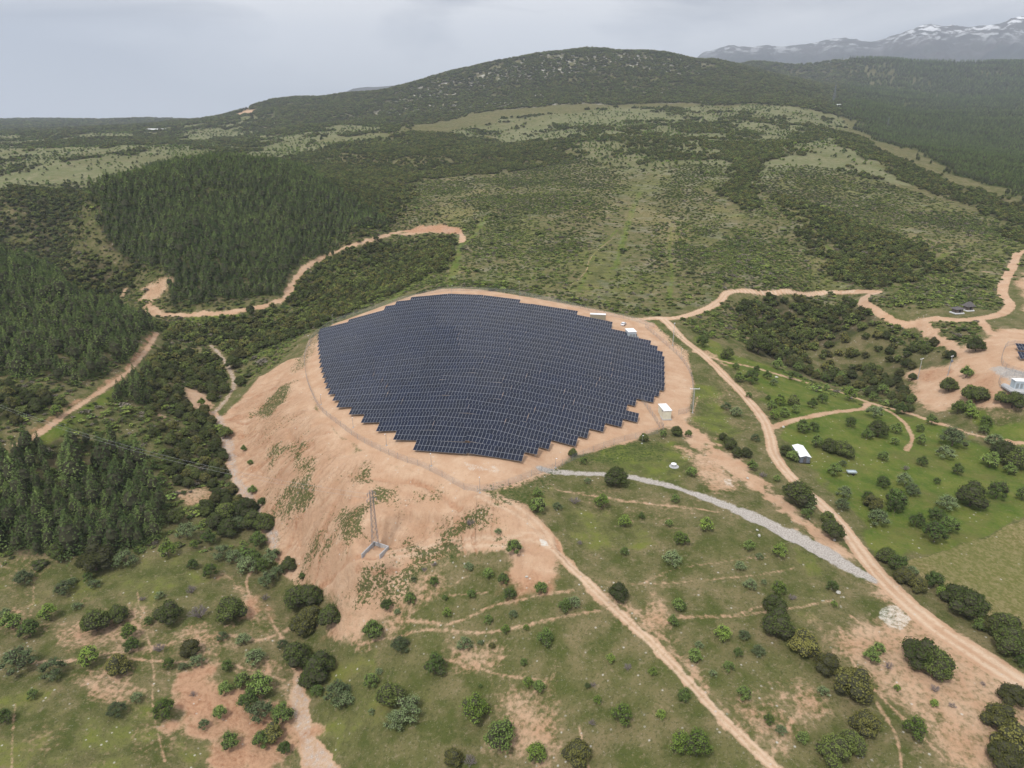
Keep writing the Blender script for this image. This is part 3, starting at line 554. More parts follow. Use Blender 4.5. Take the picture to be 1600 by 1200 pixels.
# ================================================================== mesh helpers
class MB:
    def __init__(s): s.v = []; s.f = []; s.m = []
    def add(s, vs, fs, mi=0):
        b = len(s.v); s.v += [tuple(map(float, p)) for p in vs]; s.f += [tuple(b + i for i in q) for q in fs]; s.m += [mi] * len(fs)
    def box(s, c, d, R_=None, mi=0, bev=0):
        x, y, z = d[0] / 2, d[1] / 2, d[2] / 2
        if bev:
            a = bev; pts = []
            for sz in (-1, 1):
                for q in ((-x + a, -y), (x - a, -y), (x, -y + a), (x, y - a), (x - a, y), (-x + a, y), (-x, y - a), (-x, -y + a)):
                    pts.append((q[0], q[1], sz * z))
            fs = [tuple(range(7, -1, -1)), tuple(range(8, 16))] + [(i, (i + 1) % 8, (i + 1) % 8 + 8, i + 8) for i in range(8)]
        else:
            pts = [(i, j, k) for k in (-z, z) for j in (-y, y) for i in (-x, x)]
            fs = [(0, 2, 3, 1), (4, 5, 7, 6), (0, 1, 5, 4), (2, 6, 7, 3), (0, 4, 6, 2), (1, 3, 7, 5)]
        M = R_ or Matrix.Identity(3); C_ = Vector(c)
        s.add([C_ + M @ Vector(p) for p in pts], fs, mi)
    def tube(s, a, b, r0, r1=None, n=6, mi=0, cap=True):
        r1 = r0 if r1 is None else r1; a = Vector(a); b = Vector(b); d = (b - a)
        if d.length < 1e-6: return
        q = d.to_track_quat('Z', 'Y').to_matrix(); vs = []
        for c_, r in ((a, r0), (b, r1)):
            for i in range(n):
                t = 2 * math.pi * i / n; vs.append(c_ + q @ Vector((math.cos(t) * r, math.sin(t) * r, 0)))
        fs = [(i, (i + 1) % n, (i + 1) % n + n, i + n) for i in range(n)]
        if cap: fs += [tuple(range(n - 1, -1, -1)), tuple(range(n, 2 * n))]
        s.add(vs, fs, mi)
    def mesh(s, name, mats, smooth=False):
        me = bpy.data.meshes.new(name); me.from_pydata(s.v, [], s.f)
        for m in (mats if isinstance(mats, (list, tuple)) else [mats]): me.materials.append(m)
        me.polygons.foreach_set('material_index', s.m)
        if smooth: me.polygons.foreach_set('use_smooth', [True] * len(s.f))
        me.update(); return me
def link(name, me, parent=None, loc=(0, 0, 0), rz=0.0, scale=None):
    o = bpy.data.objects.new(name, me); S.collection.objects.link(o); o.location = loc; o.rotation_euler = (0, 0, rz)
    if scale is not None: o.scale = scale if hasattr(scale, '__len__') else (scale,) * 3
    if parent: o.parent = parent
    return o
def part(name, mb, mats, parent, **k): return link(name, mb.mesh(name, mats, k.pop('smooth', False)), parent, **k)
def empty(name, loc, rz, label, cat, group=None):
    o = bpy.data.objects.new(name, None); S.collection.objects.link(o); o.location = loc; o.rotation_euler = (0, 0, rz); o.empty_display_size = .5
    return tag(o, label, cat, group)

# ================================================================== foliage
def foliage_mat(name, c0, c1, var=.35, rough=.75):
    m = bpy.data.materials.new(name); m.use_nodes = True; q = G(m); b = q.n['Principled BSDF']
    tone = q.attr('tone'); oi = q.add('ShaderNodeObjectInfo'); gp = q.add('ShaderNodeNewGeometry').outputs['Position']
    big = q.noise(gp, .022, 3, .6)
    t = q.math('ADD', q.math('MULTIPLY', tone, .55), q.math('MULTIPLY', oi.outputs['Random'], .55))
    t = q.math('ADD', t, q.rng(big, .35, .65, -.22, .22))
    c_ = q.mix(q.rng(t, .0, 1.1), c0, c1)
    c_ = q.scale(c_, q.rng(oi.outputs['Random'], 0, 1, 1 - var, 1 + var))
    q.l.new(c_, b.inputs['Base Color']); b.inputs['Roughness'].default_value = rough; b.inputs['Specular IOR Level'].default_value = .18
    return m
M_oak = foliage_mat('evergreen_oak_leaves', (.040, .062, .013), (.140, .170, .042))
M_olive = foliage_mat('olive_brown_oak_leaves', (.055, .064, .014), (.175, .165, .046))
M_green = foliage_mat('spring_green_leaves', (.090, .155, .022), (.23, .31, .060))
M_mid = foliage_mat('mid_green_leaves', (.075, .130, .025), (.200, .270, .070))
M_grey = foliage_mat('grey_green_leaves', (.085, .125, .048), (.205, .255, .115))
M_pine = foliage_mat('pine_needles', (.062, .100, .028), (.150, .195, .056), .32)
M_scrub = foliage_mat('scrub_leaves', (.058, .095, .016), (.205, .245, .058), .45)
M_twig = mat('bare_grey_twigs', (.20, .17, .165), .9)
M_bark = mat('tree_bark', (.13, .10, .075), .9, noise=(3, .3))
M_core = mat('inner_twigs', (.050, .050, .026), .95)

def set_tone(me, tone_face, fsz=4):
    a = me.attributes.new('tone', 'FLOAT', 'FACE'); a.data.foreach_set('value', np.asarray(tone_face, np.float32))
def leaf_mesh(name, cen, nor, size, tone, mats, seed, aspect=.7, core=None, tilt=.75):
    """leaf sprays: one small bent quad per spray, facing roughly outward"""
    r = np.random.default_rng(seed); n = len(cen)
    nn = nor + r.normal(0, tilt * .6, (n, 3)); nn /= np.linalg.norm(nn, axis=1)[:, None]
    up = r.normal(0, 1, (n, 3)); t1 = np.cross(nn, up); t1 /= np.linalg.norm(t1, axis=1)[:, None]; t2 = np.cross(nn, t1)
    s = (size * r.uniform(.6, 1.35, n))[:, None]
    p = [cen - t1 * s, cen - t2 * s * aspect + nn * s * .25, cen + t1 * s, cen + t2 * s * aspect + nn * s * .25]
    V = np.stack(p, 1).reshape(-1, 3); F = [tuple(range(4 * i, 4 * i + 4)) for i in range(n)]
    V = [tuple(v) for v in V.tolist()]; mi = [0] * n; tone = list(tone)
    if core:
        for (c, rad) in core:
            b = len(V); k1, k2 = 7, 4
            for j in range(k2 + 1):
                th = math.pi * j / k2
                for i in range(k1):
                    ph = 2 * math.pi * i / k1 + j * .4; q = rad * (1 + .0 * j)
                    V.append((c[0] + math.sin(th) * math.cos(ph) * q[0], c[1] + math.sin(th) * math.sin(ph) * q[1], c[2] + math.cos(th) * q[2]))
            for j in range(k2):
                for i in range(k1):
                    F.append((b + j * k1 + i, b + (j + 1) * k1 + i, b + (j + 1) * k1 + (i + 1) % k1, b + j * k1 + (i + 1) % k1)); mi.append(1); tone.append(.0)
    me = bpy.data.meshes.new(name); me.from_pydata(V, [], F)
    for m in mats: me.materials.append(m)
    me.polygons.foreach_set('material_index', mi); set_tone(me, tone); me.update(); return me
def blobs_crown(name, seed, nb, spread, hgt, brad, per, lsize, m, core=.78, z0=0.0, gap=0.0, top=True):
    """crown of overlapping clumps, unit width 1; z from z0 to z0+hgt"""
    r = np.random.default_rng(seed); B_ = []
    for i in range(nb):
        a = 2.399 * i + r.uniform(-.4, .4); q = math.sqrt((i + .5) / nb) * spread; zz = z0 + hgt * (.30 + .42 * (1 - (q / max(spread, 1e-6)) ** 2)) * r.uniform(.75, 1.15)
        rad = brad * r.uniform(.75, 1.2); B_.append((np.array([math.cos(a) * q, math.sin(a) * q, zz]), np.array([rad, rad, rad * r.uniform(.75, 1.0)]) , r.uniform(0, 1)))
    cen, nor, ton = [], [], []
    for c, rad, tn in B_:
        k = per; d = r.normal(0, 1, (k, 3)); d /= np.linalg.norm(d, axis=1)[:, None]; d[:, 2] = np.where(d[:, 2] < -.45, -d[:, 2], d[:, 2])
        q = c + d * rad * r.uniform(.80 - gap, 1.08, (k, 1)); q[:, 2] = np.maximum(q[:, 2], .03)
        cen.append(q); nor.append(d); ton.append(np.clip(tn * .6 + r.uniform(0, .45, k) , 0, 1))
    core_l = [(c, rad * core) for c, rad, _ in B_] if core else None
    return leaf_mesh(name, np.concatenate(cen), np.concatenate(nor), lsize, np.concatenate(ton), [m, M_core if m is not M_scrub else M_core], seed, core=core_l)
def pine_crown(name, seed, levels, per, lsize, m, R0=.24, z0=.12):
    r = np.random.default_rng(seed); cen, nor, ton = [], [], []; lean = r.uniform(-.02, .02, 2)
    for L in range(levels):
        f = L / (levels - 1); z = z0 + (1 - z0) * f; rad = R0 * ((1 - f) ** .72) * r.uniform(.8, 1.12) + .012; nbr = max(3, int(7 * (1 - f) + 3)); off = r.uniform(0, 6.28)
        for b in range(nbr):
            a = off + 2 * math.pi * b / nbr + r.uniform(-.25, .25); rb = rad * r.uniform(.65, 1.15); tn = r.uniform(0, .6)
            for k in range(per):
                u = (k + .6) / per * rb; x = math.cos(a) * u + r.normal(0, .012); y = math.sin(a) * u + r.normal(0, .012)
                cen.append((x + lean[0] * z, y + lean[1] * z, z - .18 * u + r.normal(0, .012))); nor.append((math.cos(a) * .7, math.sin(a) * .7, .8)); ton.append(min(1, tn + .4 * u / max(rad, .01) * .6))
    return leaf_mesh(name, np.array(cen), np.array(nor), lsize, ton, [m, M_core], seed, aspect=.55, tilt=.5, core=[(np.array([0, 0, .42]), np.array([R0 * .50, R0 * .50, .30]))])
def trunk_mesh(name, seed, h, r0, limbs, spread, m=None):
    q = MB(); rn = random.Random(seed); p = Vector((0, 0, -.06)); last = r0; tips = []
    for i in range(3):
        n_ = Vector((rn.uniform(-.03, .03), rn.uniform(-.03, .03), h * (i + 1) / 3)); q.tube(p, n_, last, last * .78, 7); last *= .78; p = n_
    for k in range(limbs):
        a = 2.4 * k + rn.uniform(-.3, .3); s_ = Vector((0, 0, h * rn.uniform(.45, 1))); e = s_ + Vector((math.cos(a) * spread * rn.uniform(.6, 1), math.sin(a) * spread * rn.uniform(.6, 1), spread * rn.uniform(.5, 1.0)))
        mid = (s_ + e) / 2 + Vector((0, 0, .03)); q.tube(s_, mid, r0 * .5, r0 * .32, 5); q.tube(mid, e, r0 * .32, r0 * .12, 5)
        for j in range(2):
            e2 = e + Vector((rn.uniform(-.1, .1), rn.uniform(-.1, .1), rn.uniform(.02, .12))); q.tube(e, e2, r0 * .12, r0 * .04, 4)
    return q.mesh(name, m or M_bark, True)
def bare_mesh(name, seed):
    q = MB(); rn = random.Random(seed)
    def br(p, d, L, r, lv):
        e = p + d * L; q.tube(p, e, r, r * .6, 4, cap=False)
        if lv == 0: return
        for k in range(4):
            nd = (d + Vector((rn.uniform(-1, 1), rn.uniform(-1, 1), rn.uniform(-.35, .6))) * .75).normalized(); br(p + d * L * rn.uniform(.5, 1), nd, L * rn.uniform(.6, .85), r * .55, lv - 1)
    for k in range(5): br(Vector((0, 0, -.02)), Vector((math.cos(k * 1.26) * .55, math.sin(k * 1.26) * .55, .8)).normalized(), .2, .018, 3)
    return q.mesh(name, M_twig)
NV = 5
V_ = {}
V_['oak'] = [blobs_crown('oak_crown', 10 + i, 17, .30, .84, .185, 120, .024, M_oak, .84) for i in range(NV)]
V_['olive'] = [blobs_crown('olive_oak_crown', 30 + i, 16, .30, .82, .185, 120, .024, M_olive, .84) for i in range(NV)]
V_['green'] = [blobs_crown('green_crown', 50 + i, 15, .29, .88, .175, 90, .023, M_green, .62, .04, .3) for i in range(NV)]
V_['mid'] = [blobs_crown('mid_crown', 70 + i, 15, .30, .88, .17, 95, .023, M_mid, .65, .04, .25) for i in range(NV)]
V_['grey'] = [blobs_crown('grey_crown', 90 + i, 15, .32, .78, .16, 80, .021, M_grey, .5, .02, .4) for i in range(NV)]
V_['bare'] = [bare_mesh('bare_branches', 110 + i) for i in range(NV)]
V_['pine'] = [pine_crown('pine_crown', 130 + i, 17, 9, .019, M_pine, .29 + .03 * (i % 3)) for i in range(NV)]
T_oak = [trunk_mesh('oak_trunk', i, .35, .035, 5, .28) for i in range(3)]
T_lt = [trunk_mesh('slim_trunk', 10 + i, .30, .024, 6, .32) for i in range(3)]
T_pine = [trunk_mesh('pine_trunk', 20 + i, .78, .018, 3, .05) for i in range(2)]
T_bare = [trunk_mesh('bare_trunk', 30 + i, .1, .03, 0, .2) for i in range(2)]

# traced trees: (x, y of the crown's lower edge, width) in enlarged crops of the photograph
CR = {}
CR['A'] = ((0, 800), 540 / 1600, [
 (275,235,90,'oak'),(450,300,150,'olive'),(585,270,110,'grey'),(115,350,90,'grey'),(410,330,50,'mid'),(305,395,90,'grey'),(335,345,50,'grey'),(440,362,60,'grey'),(780,225,90,'green'),(895,275,60,'mid'),(975,320,80,'green'),(888,390,75,'bare'),(868,140,110,'grey'),
 (230,515,85,'green'),(60,560,90,'mid'),(140,600,95,'mid'),(25,490,50,'grey'),(450,580,130,'oak'),(545,530,100,'oak'),(785,535,120,'oak'),(1072,535,145,'oak'),(925,520,130,'bare'),(690,530,45,'mid'),(360,460,50,'grey'),
 (600,605,80,'green'),(610,660,75,'mid'),(740,665,85,'bare'),(885,680,95,'olive'),(1030,605,60,'grey'),(1130,630,80,'grey'),(1180,730,110,'grey'),(90,765,150,'grey'),(250,790,120,'grey'),(415,735,100,'green'),(550,770,110,'olive'),(785,740,60,'green'),(915,730,80,'grey'),(850,740,50,'grey'),(1055,745,60,'mid'),
 (155,875,50,'mid'),(635,890,60,'grey'),(770,985,110,'green'),(25,990,70,'mid'),(545,960,90,'grey'),(945,1015,60,'grey'),(1020,970,70,'mid'),(1070,1115,90,'mid'),(1045,860,70,'mid'),(1125,830,80,'mid'),(1210,880,130,'mid'),(1150,940,110,'mid'),(1210,990,130,'grey'),(1310,1005,110,'mid'),(1265,1080,100,'olive'),(1215,1110,90,'mid'),(1320,1135,70,'mid'),(895,865,50,'bare'),
 (1385,470,140,'oak'),(1450,450,120,'oak'),(1450,530,110,'olive'),(1535,550,120,'oak'),(1400,590,130,'olive'),(1380,740,140,'oak'),(1440,830,110,'oak'),(1490,800,150,'oak'),(1340,285,80,'oak'),(1310,640,60,'grey'),(1150,300,110,'grey'),(1215,300,80,'green'),(1090,250,90,'grey'),(1180,250,80,'mid'),(1260,250,100,'grey'),(1030,235,100,'grey'),(1200,180,90,'mid'),(970,165,80,'mid'),(900,180,50,'green'),
 (1240,360,100,'grey'),(1290,310,80,'grey'),(1400,320,40,'mid'),(820,65,90,'oak'),(1000,90,90,'oak'),(1060,130,100,'oak'),(1110,100,100,'grey'),(1180,100,110,'oak'),(1230,100,100,'oak'),(1150,40,120,'oak'),(1050,50,100,'oak'),(1470,870,70,'mid'),(1570,920,150,'grey'),(740,410,50,'grey'),(660,420,45,'bare'),(1230,420,60,'bare')])
CR['B'] = ((530, 800), 540 / 1600, [
 (160,610,115,'mid'),(445,785,125,'mid'),(810,215,90,'mid'),(600,280,60,'grey'),(690,320,65,'mid'),(760,350,70,'mid'),(790,420,75,'mid'),(440,350,55,'mid'),(330,440,70,'mid'),(220,470,70,'mid'),(270,480,40,'grey'),(395,285,45,'bare'),(345,330,40,'grey'),(440,260,45,'bare'),
 (500,500,55,'green'),(490,415,35,'mid'),(612,410,55,'mid'),(935,395,75,'mid'),(1040,480,80,'mid'),(1085,455,80,'grey'),(950,640,100,'mid'),(580,655,90,'grey'),(285,670,110,'grey'),(655,625,40,'grey'),(708,638,38,'olive'),(690,530,55,'mid'),(805,500,55,'grey'),(770,575,55,'green'),(865,555,35,'green'),
 (240,930,140,'oak'),(150,830,80,'mid'),(185,760,45,'grey'),(320,1000,160,'grey'),(265,1030,120,'grey'),(25,930,110,'grey'),(150,945,40,'grey'),(630,1005,155,'green'),(745,1145,170,'mid'),(875,825,60,'green'),(925,850,70,'mid'),(655,820,25,'mid'),
 (855,720,45,'mid'),(1100,1195,140,'olive'),(910,1185,110,'green'),(530,1195,100,'olive'),(610,1195,90,'bare'),(1255,710,55,'green'),(1335,745,60,'bare'),(1450,770,50,'green'),(1175,820,45,'bare'),(1150,825,35,'mid'),(1195,900,50,'green'),(1170,1000,55,'bare'),(1305,1015,115,'green'),(1490,970,55,'green'),(1590,890,60,'mid'),
 (1290,430,105,'oak'),(1115,160,45,'bare'),(1320,210,50,'mid'),(1540,270,110,'grey'),(1320,85,75,'green'),(1575,165,75,'green'),(1525,75,45,'mid'),(1400,40,40,'mid'),(1570,470,75,'mid'),(1545,540,60,'mid'),(1580,1150,120,'green'),(605,75,70,'bare'),(735,110,45,'grey'),(920,20,90,'mid')])
CR['C'] = ((1060, 800), 540 / 1600, [
 (125,105,85,'green'),(25,165,70,'green'),(325,190,65,'mid'),(375,225,45,'grey'),(285,280,65,'grey'),(465,225,80,'green'),(330,370,75,'grey'),(395,340,35,'grey'),(525,420,60,'bare'),(465,400,80,'green'),(10,470,60,'mid'),(710,375,60,'mid'),(720,445,35,'green'),
 (455,605,150,'oak'),(440,500,120,'oak'),(575,690,140,'olive'),(685,765,115,'olive'),(800,885,175,'olive'),(205,615,90,'green'),(300,605,70,'grey'),(75,710,80,'mid'),(95,640,50,'grey'),(275,680,50,'mid'),(370,680,75,'grey'),(230,750,60,'mid'),(160,770,45,'grey'),
 (300,885,75,'mid'),(415,1000,60,'green'),(475,1040,60,'grey'),(570,1085,65,'mid'),(670,860,60,'grey'),(890,715,80,'mid'),(925,670,60,'mid'),(970,740,65,'bare'),(1010,835,35,'green'),(1180,910,40,'green'),(1110,740,150,'oak'),(1185,785,140,'oak'),(1185,845,60,'bare'),(1265,915,45,'bare'),
 (1540,910,110,'olive'),(1410,810,35,'bare'),(1085,1075,110,'green'),(860,1050,130,'olive'),(795,1140,120,'oak'),(710,1190,140,'oak'),(1480,1030,130,'olive'),(1540,1150,150,'olive'),(1500,1210,140,'olive'),(25,890,70,'mid'),(80,1170,150,'green'),
 (960,250,90,'oak'),(1010,290,90,'mid'),(1040,345,90,'olive'),(1080,300,60,'grey'),(1105,380,80,'olive'),(1180,370,90,'mid'),(1215,405,60,'green'),(1280,450,120,'oak'),(1340,515,150,'oak'),(1500,600,130,'oak'),(1430,570,90,'olive'),(1520,680,130,'oak'),(1580,640,90,'oak'),(1590,730,60,'mid'),(1390,560,60,'mid'),
 (690,60,70,'oak'),(710,140,110,'oak'),(920,80,110,'grey'),(1100,85,80,'mid'),(1190,60,80,'mid'),(1180,160,115,'mid'),(1250,110,90,'mid'),(590,40,60,'mid'),(1000,15,80,'mid')])
CR['D'] = ((1060, 400), 540 / 1600, [
 (225,485,70,'oak'),(110,430,70,'mid'),(370,470,130,'oak'),(155,385,40,'green'),(85,360,40,'green'),(265,530,40,'mid'),(360,545,40,'mid'),(280,590,60,'mid'),(335,600,80,'mid'),(410,575,50,'mid'),(440,605,50,'grey'),(455,530,60,'mid'),(525,580,55,'mid'),(550,540,50,'mid'),(635,560,40,'mid'),(680,590,45,'mid'),(750,585,50,'mid'),(325,660,35,'mid'),(685,630,40,'mid'),(790,680,75,'green'),(665,690,60,'mid'),(620,710,55,'mid'),(530,700,65,'oak'),(470,700,65,'green'),(430,720,55,'mid'),(440,765,60,'green'),(490,755,60,'mid'),(540,735,50,'mid'),(415,670,30,'mid'),(220,720,60,'grey'),(265,750,70,'grey'),
 (900,680,50,'mid'),(870,650,50,'mid'),(945,650,60,'mid'),(1020,740,65,'mid'),(1070,690,40,'mid'),(795,800,60,'mid'),(920,850,100,'oak'),(870,855,60,'mid'),(905,760,90,'grey'),(1005,830,60,'mid'),(1000,880,45,'mid'),(575,830,80,'mid'),(625,820,60,'mid'),(640,895,70,'mid'),(355,865,55,'grey'),(230,880,50,'oak'),(240,905,70,'oak'),(205,860,50,'oak'),(270,940,60,'oak'),(315,940,60,'oak'),(495,935,65,'oak'),(527,958,62,'mid'),(700,920,80,'oak'),(775,945,80,'oak'),(745,930,90,'oak'),(760,980,45,'grey'),(720,1030,75,'mid'),(945,955,55,'mid'),(1125,980,55,'mid'),(1050,1000,50,'bare'),(1265,900,130,'grey'),(1230,950,90,'grey'),(1120,880,55,'mid'),(1115,820,45,'mid'),(1170,790,55,'mid'),(1290,1020,60,'mid'),(1195,1060,35,'mid'),(945,1085,70,'mid'),(1045,1080,90,'grey'),(1080,1120,80,'grey'),(765,1130,80,'grey'),(755,1185,80,'grey'),(875,1150,60,'mid'),(1000,1185,110,'mid'),(900,1190,90,'olive'),(550,1180,150,'oak'),(600,1185,90,'grey'),(495,1095,45,'grey'),(455,1050,40,'mid'),(390,1035,60,'bare'),(340,1000,60,'mid'),(45,845,45,'mid'),(5,840,30,'mid'),(60,1030,60,'mid'),
 (1350,1180,130,'oak'),(1240,1190,100,'grey'),(1470,1140,90,'mid'),(1590,1140,70,'mid'),(1530,1020,60,'mid'),(1440,990,80,'mid'),(1500,970,110,'oak'),(1570,1000,110,'oak'),(1460,890,80,'grey'),(1410,830,50,'mid'),(1250,635,80,'oak'),(1380,690,90,'oak'),(1350,670,80,'oak'),(1545,715,90,'oak'),(1490,685,60,'oak'),(1375,450,80,'oak'),(1330,570,60,'mid'),(1355,760,60,'green'),(1290,740,70,'green'),(1420,800,60,'green'),(1340,730,60,'mid')])
CR['E'] = ((530, 400), 540 / 1600, [
 (1282,1085,125,'oak'),(1410,865,50,'oak'),(1560,840,60,'oak'),(1500,845,40,'mid'),(1080,935,50,'oak'),(1130,970,45,'mid'),(1150,1060,45,'grey'),(1090,1165,85,'bare'),(920,1130,60,'mid'),(1215,1185,90,'green'),(1010,1185,60,'grey'),(905,1188,70,'mid'),(1555,1150,50,'mid')])
CR['F'] = ((0, 400), 540 / 1600, [
 (895,620,50,'oak'),(1115,608,60,'oak'),(1080,530,80,'oak'),(935,700,45,'green'),(1045,850,70,'oak'),(265,750,60,'green'),(1130,910,35,'mid'),(1160,975,35,'mid'),(1170,1110,50,'mid'),(1215,1165,50,'mid'),(1100,400,70,'oak'),(1040,640,60,'oak')])
TR = []                                               # world x, y, crown width m, kind
for key, (o_, s_, L) in CR.items():
    for x, y, wd, kd in L:
        px = o_[0] + x * s_; py = o_[1] + y * s_; wpx = wd * s_
        a, t = ray(px, py); dep = math.atan(t); p = at(px, py - wpx * .42 * math.sin(dep))
        d = math.sqrt(p[0] ** 2 + p[1] ** 2 + (H - p[2]) ** 2); TR.append([p[0], p[1], wpx / FPX * d * 1.0, kd])
TRA = np.array([[t[0], t[1], t[2]] for t in TR])
rs = random.Random(5)
# landmarks the labels name; each a place one can find in the picture
LM = [(585,860,'the lattice pylon'),(1040,645,'the cream kiosk'),(1255,712,'the white-roofed shed'),(962,750,'the lone oak on the gravel track'),(1390,965,'the patch of white stones'),(850,850,'the white spill on the dirt road'),
      (470,1130,'the stony stream bed below'),(500,960,'the foot of the spoil slope'),(300,960,'the two round oaks left of the stream'),(60,1180,'the lower left corner'),(900,1180,'the bottom of the bare patch'),(1200,960,'the tall oak clump by the footpath'),
      (1330,1070,'the largest olive oak by the tracks'),(1590,1170,'the lower right corner'),(1480,930,'the edge of the brown field'),(1600,700,'the right edge of the meadow'),(1385,660,'the curved grass track'),(1330,738,'the grey trailer'),(1590,600,'the second substation'),(1120,600,'the bend of the dirt road'),
      (720,690,'the front row of panels'),(1000,880,'the slope above the middle footpath'),(380,570,'the upper stream bed'),(1300,870,'the end of the gravel track'),(60,900,'the pine edge on the left'),(330,840,'the scrub left of the stream'),(620,1080,'the grass right of the stream'),(1450,470,'the looping dirt road'),(1430,790,'the middle of the green meadow')]
LMW = np.array([at2(*l[:2]) for l in LM])
KN = dict(oak=('holm_oak', 'dark round oak', 'tree'), olive=('olive_green_oak', 'olive brown oak', 'tree'), green=('wild_pear_tree', 'bright green tree', 'tree'), mid=('hawthorn_tree', 'mid green tree', 'tree'), grey=('grey_leaved_shrub', 'pale grey-green shrub', 'shrub'), bare=('bare_thorn_bush', 'bare grey twiggy bush', 'bush'))
ORD = ['nearest', 'second nearest', 'third nearest', 'fourth nearest', 'fifth nearest', 'sixth nearest', 'seventh nearest', 'eighth nearest', 'ninth nearest', 'tenth nearest'] + ['%dth nearest' % k for k in range(11, 60)]
byk = {}
for i, t in enumerate(TR):
    d = np.hypot(LMW[:, 0] - t[0], LMW[:, 1] - t[1]); j = int(d.argmin()); byk.setdefault((t[3], j), []).append((d[j], i))
lab = {}
for (kd, j), l in byk.items():
    l.sort(); 
    for k, (_, i) in enumerate(l):
        nm = KN[kd][1]; lab[i] = f"{nm}, {'nearest one' if len(l) == 1 else ORD[k]} to {LM[j][2]}"
def plant(kind, x, y, wd, label, group=None, seed=0, hs=1.0):
    rn = random.Random(seed); nm = KN[kind][0]; z = h1(x, y) - .08; i = rn.randrange(NV); rz = rn.uniform(0, 6.28)
    o = empty(nm, (x, y, z), rz, label, KN[kind][2], group)
    tm = {'oak': T_oak, 'olive': T_oak, 'green': T_lt, 'mid': T_lt, 'grey': T_lt, 'bare': T_bare}[kind]
    hh = wd * {'oak': .98, 'olive': .92, 'green': 1.0, 'mid': 1.02, 'grey': .85, 'bare': .95}[kind] * hs
    link('trunk', tm[rn.randrange(len(tm))], o, scale=(wd, wd, hh)); link('crown' if kind != 'bare' else 'branches', V_[kind][i], o, scale=(wd * 1.04, wd * 1.04, hh))
    return o
for i, t in enumerate(TR):
    plant(t[3], t[0], t[1], t[2], lab[i], {'oak': 'dark evergreen oaks', 'olive': 'olive brown evergreen oaks', 'green': 'bright green trees', 'mid': 'mid green trees', 'grey': 'grey-green shrubs', 'bare': 'bare thorn bushes'}[t[3]], i)
# ================================================================== woods, scrub, meadow trees
def inst(name, pts, scl, rot, idx, sources, label, cat):
    """one object: points on the ground carrying copies of the source plants"""
    col_ = bpy.data.collections.new(name + '_kinds')
    for k, me in enumerate(sources):
        o = bpy.data.objects.new('%s_kind_%02d' % (name, k), me); col_.objects.link(o)
    me = bpy.data.meshes.new(name); me.vertices.add(len(pts)); me.vertices.foreach_set('co', np.asarray(pts, np.float32).ravel())
    a = me.attributes.new('scl', 'FLOAT_VECTOR', 'POINT'); a.data.foreach_set('vector', np.asarray(scl, np.float32).ravel())
    a = me.attributes.new('rot', 'FLOAT_VECTOR', 'POINT'); a.data.foreach_set('vector', np.asarray(rot, np.float32).ravel())
    a = me.attributes.new('idx', 'INT', 'POINT'); a.data.foreach_set('value', np.asarray(idx, np.int32)); me.update()
    o = bpy.data.objects.new(name, me); S.collection.objects.link(o)
    ng = bpy.data.node_groups.new(name + '_nodes', 'GeometryNodeTree'); ng.interface.new_socket('Geometry', in_out='INPUT', socket_type='NodeSocketGeometry'); ng.interface.new_socket('Geometry', in_out='OUTPUT', socket_type='NodeSocketGeometry')
    gi = ng.nodes.new('NodeGroupInput'); go = ng.nodes.new('NodeGroupOutput'); ip = ng.nodes.new('GeometryNodeInstanceOnPoints'); ci = ng.nodes.new('GeometryNodeCollectionInfo')
    ci.inputs['Collection'].default_value = col_; ci.inputs['Separate Children'].default_value = True; ci.inputs['Reset Children'].default_value = True
    def na(nm, ty):
        x = ng.nodes.new('GeometryNodeInputNamedAttribute'); x.data_type = ty; x.inputs['Name'].default_value = nm; return x.outputs[0]
    ng.links.new(gi.outputs[0], ip.inputs['Points']); ng.links.new(ci.outputs[0], ip.inputs['Instance']); ip.inputs['Pick Instance'].default_value = True
    ng.links.new(na('idx', 'INT'), ip.inputs['Instance Index']); ng.links.new(na('rot', 'FLOAT_VECTOR'), ip.inputs['Rotation']); ng.links.new(na('scl', 'FLOAT_VECTOR'), ip.inputs['Scale'])
    ng.links.new(ip.outputs[0], go.inputs[0]); md = o.modifiers.new('plants', 'NODES'); md.node_group = ng
    tag(o, label, cat, kind='stuff'); return o
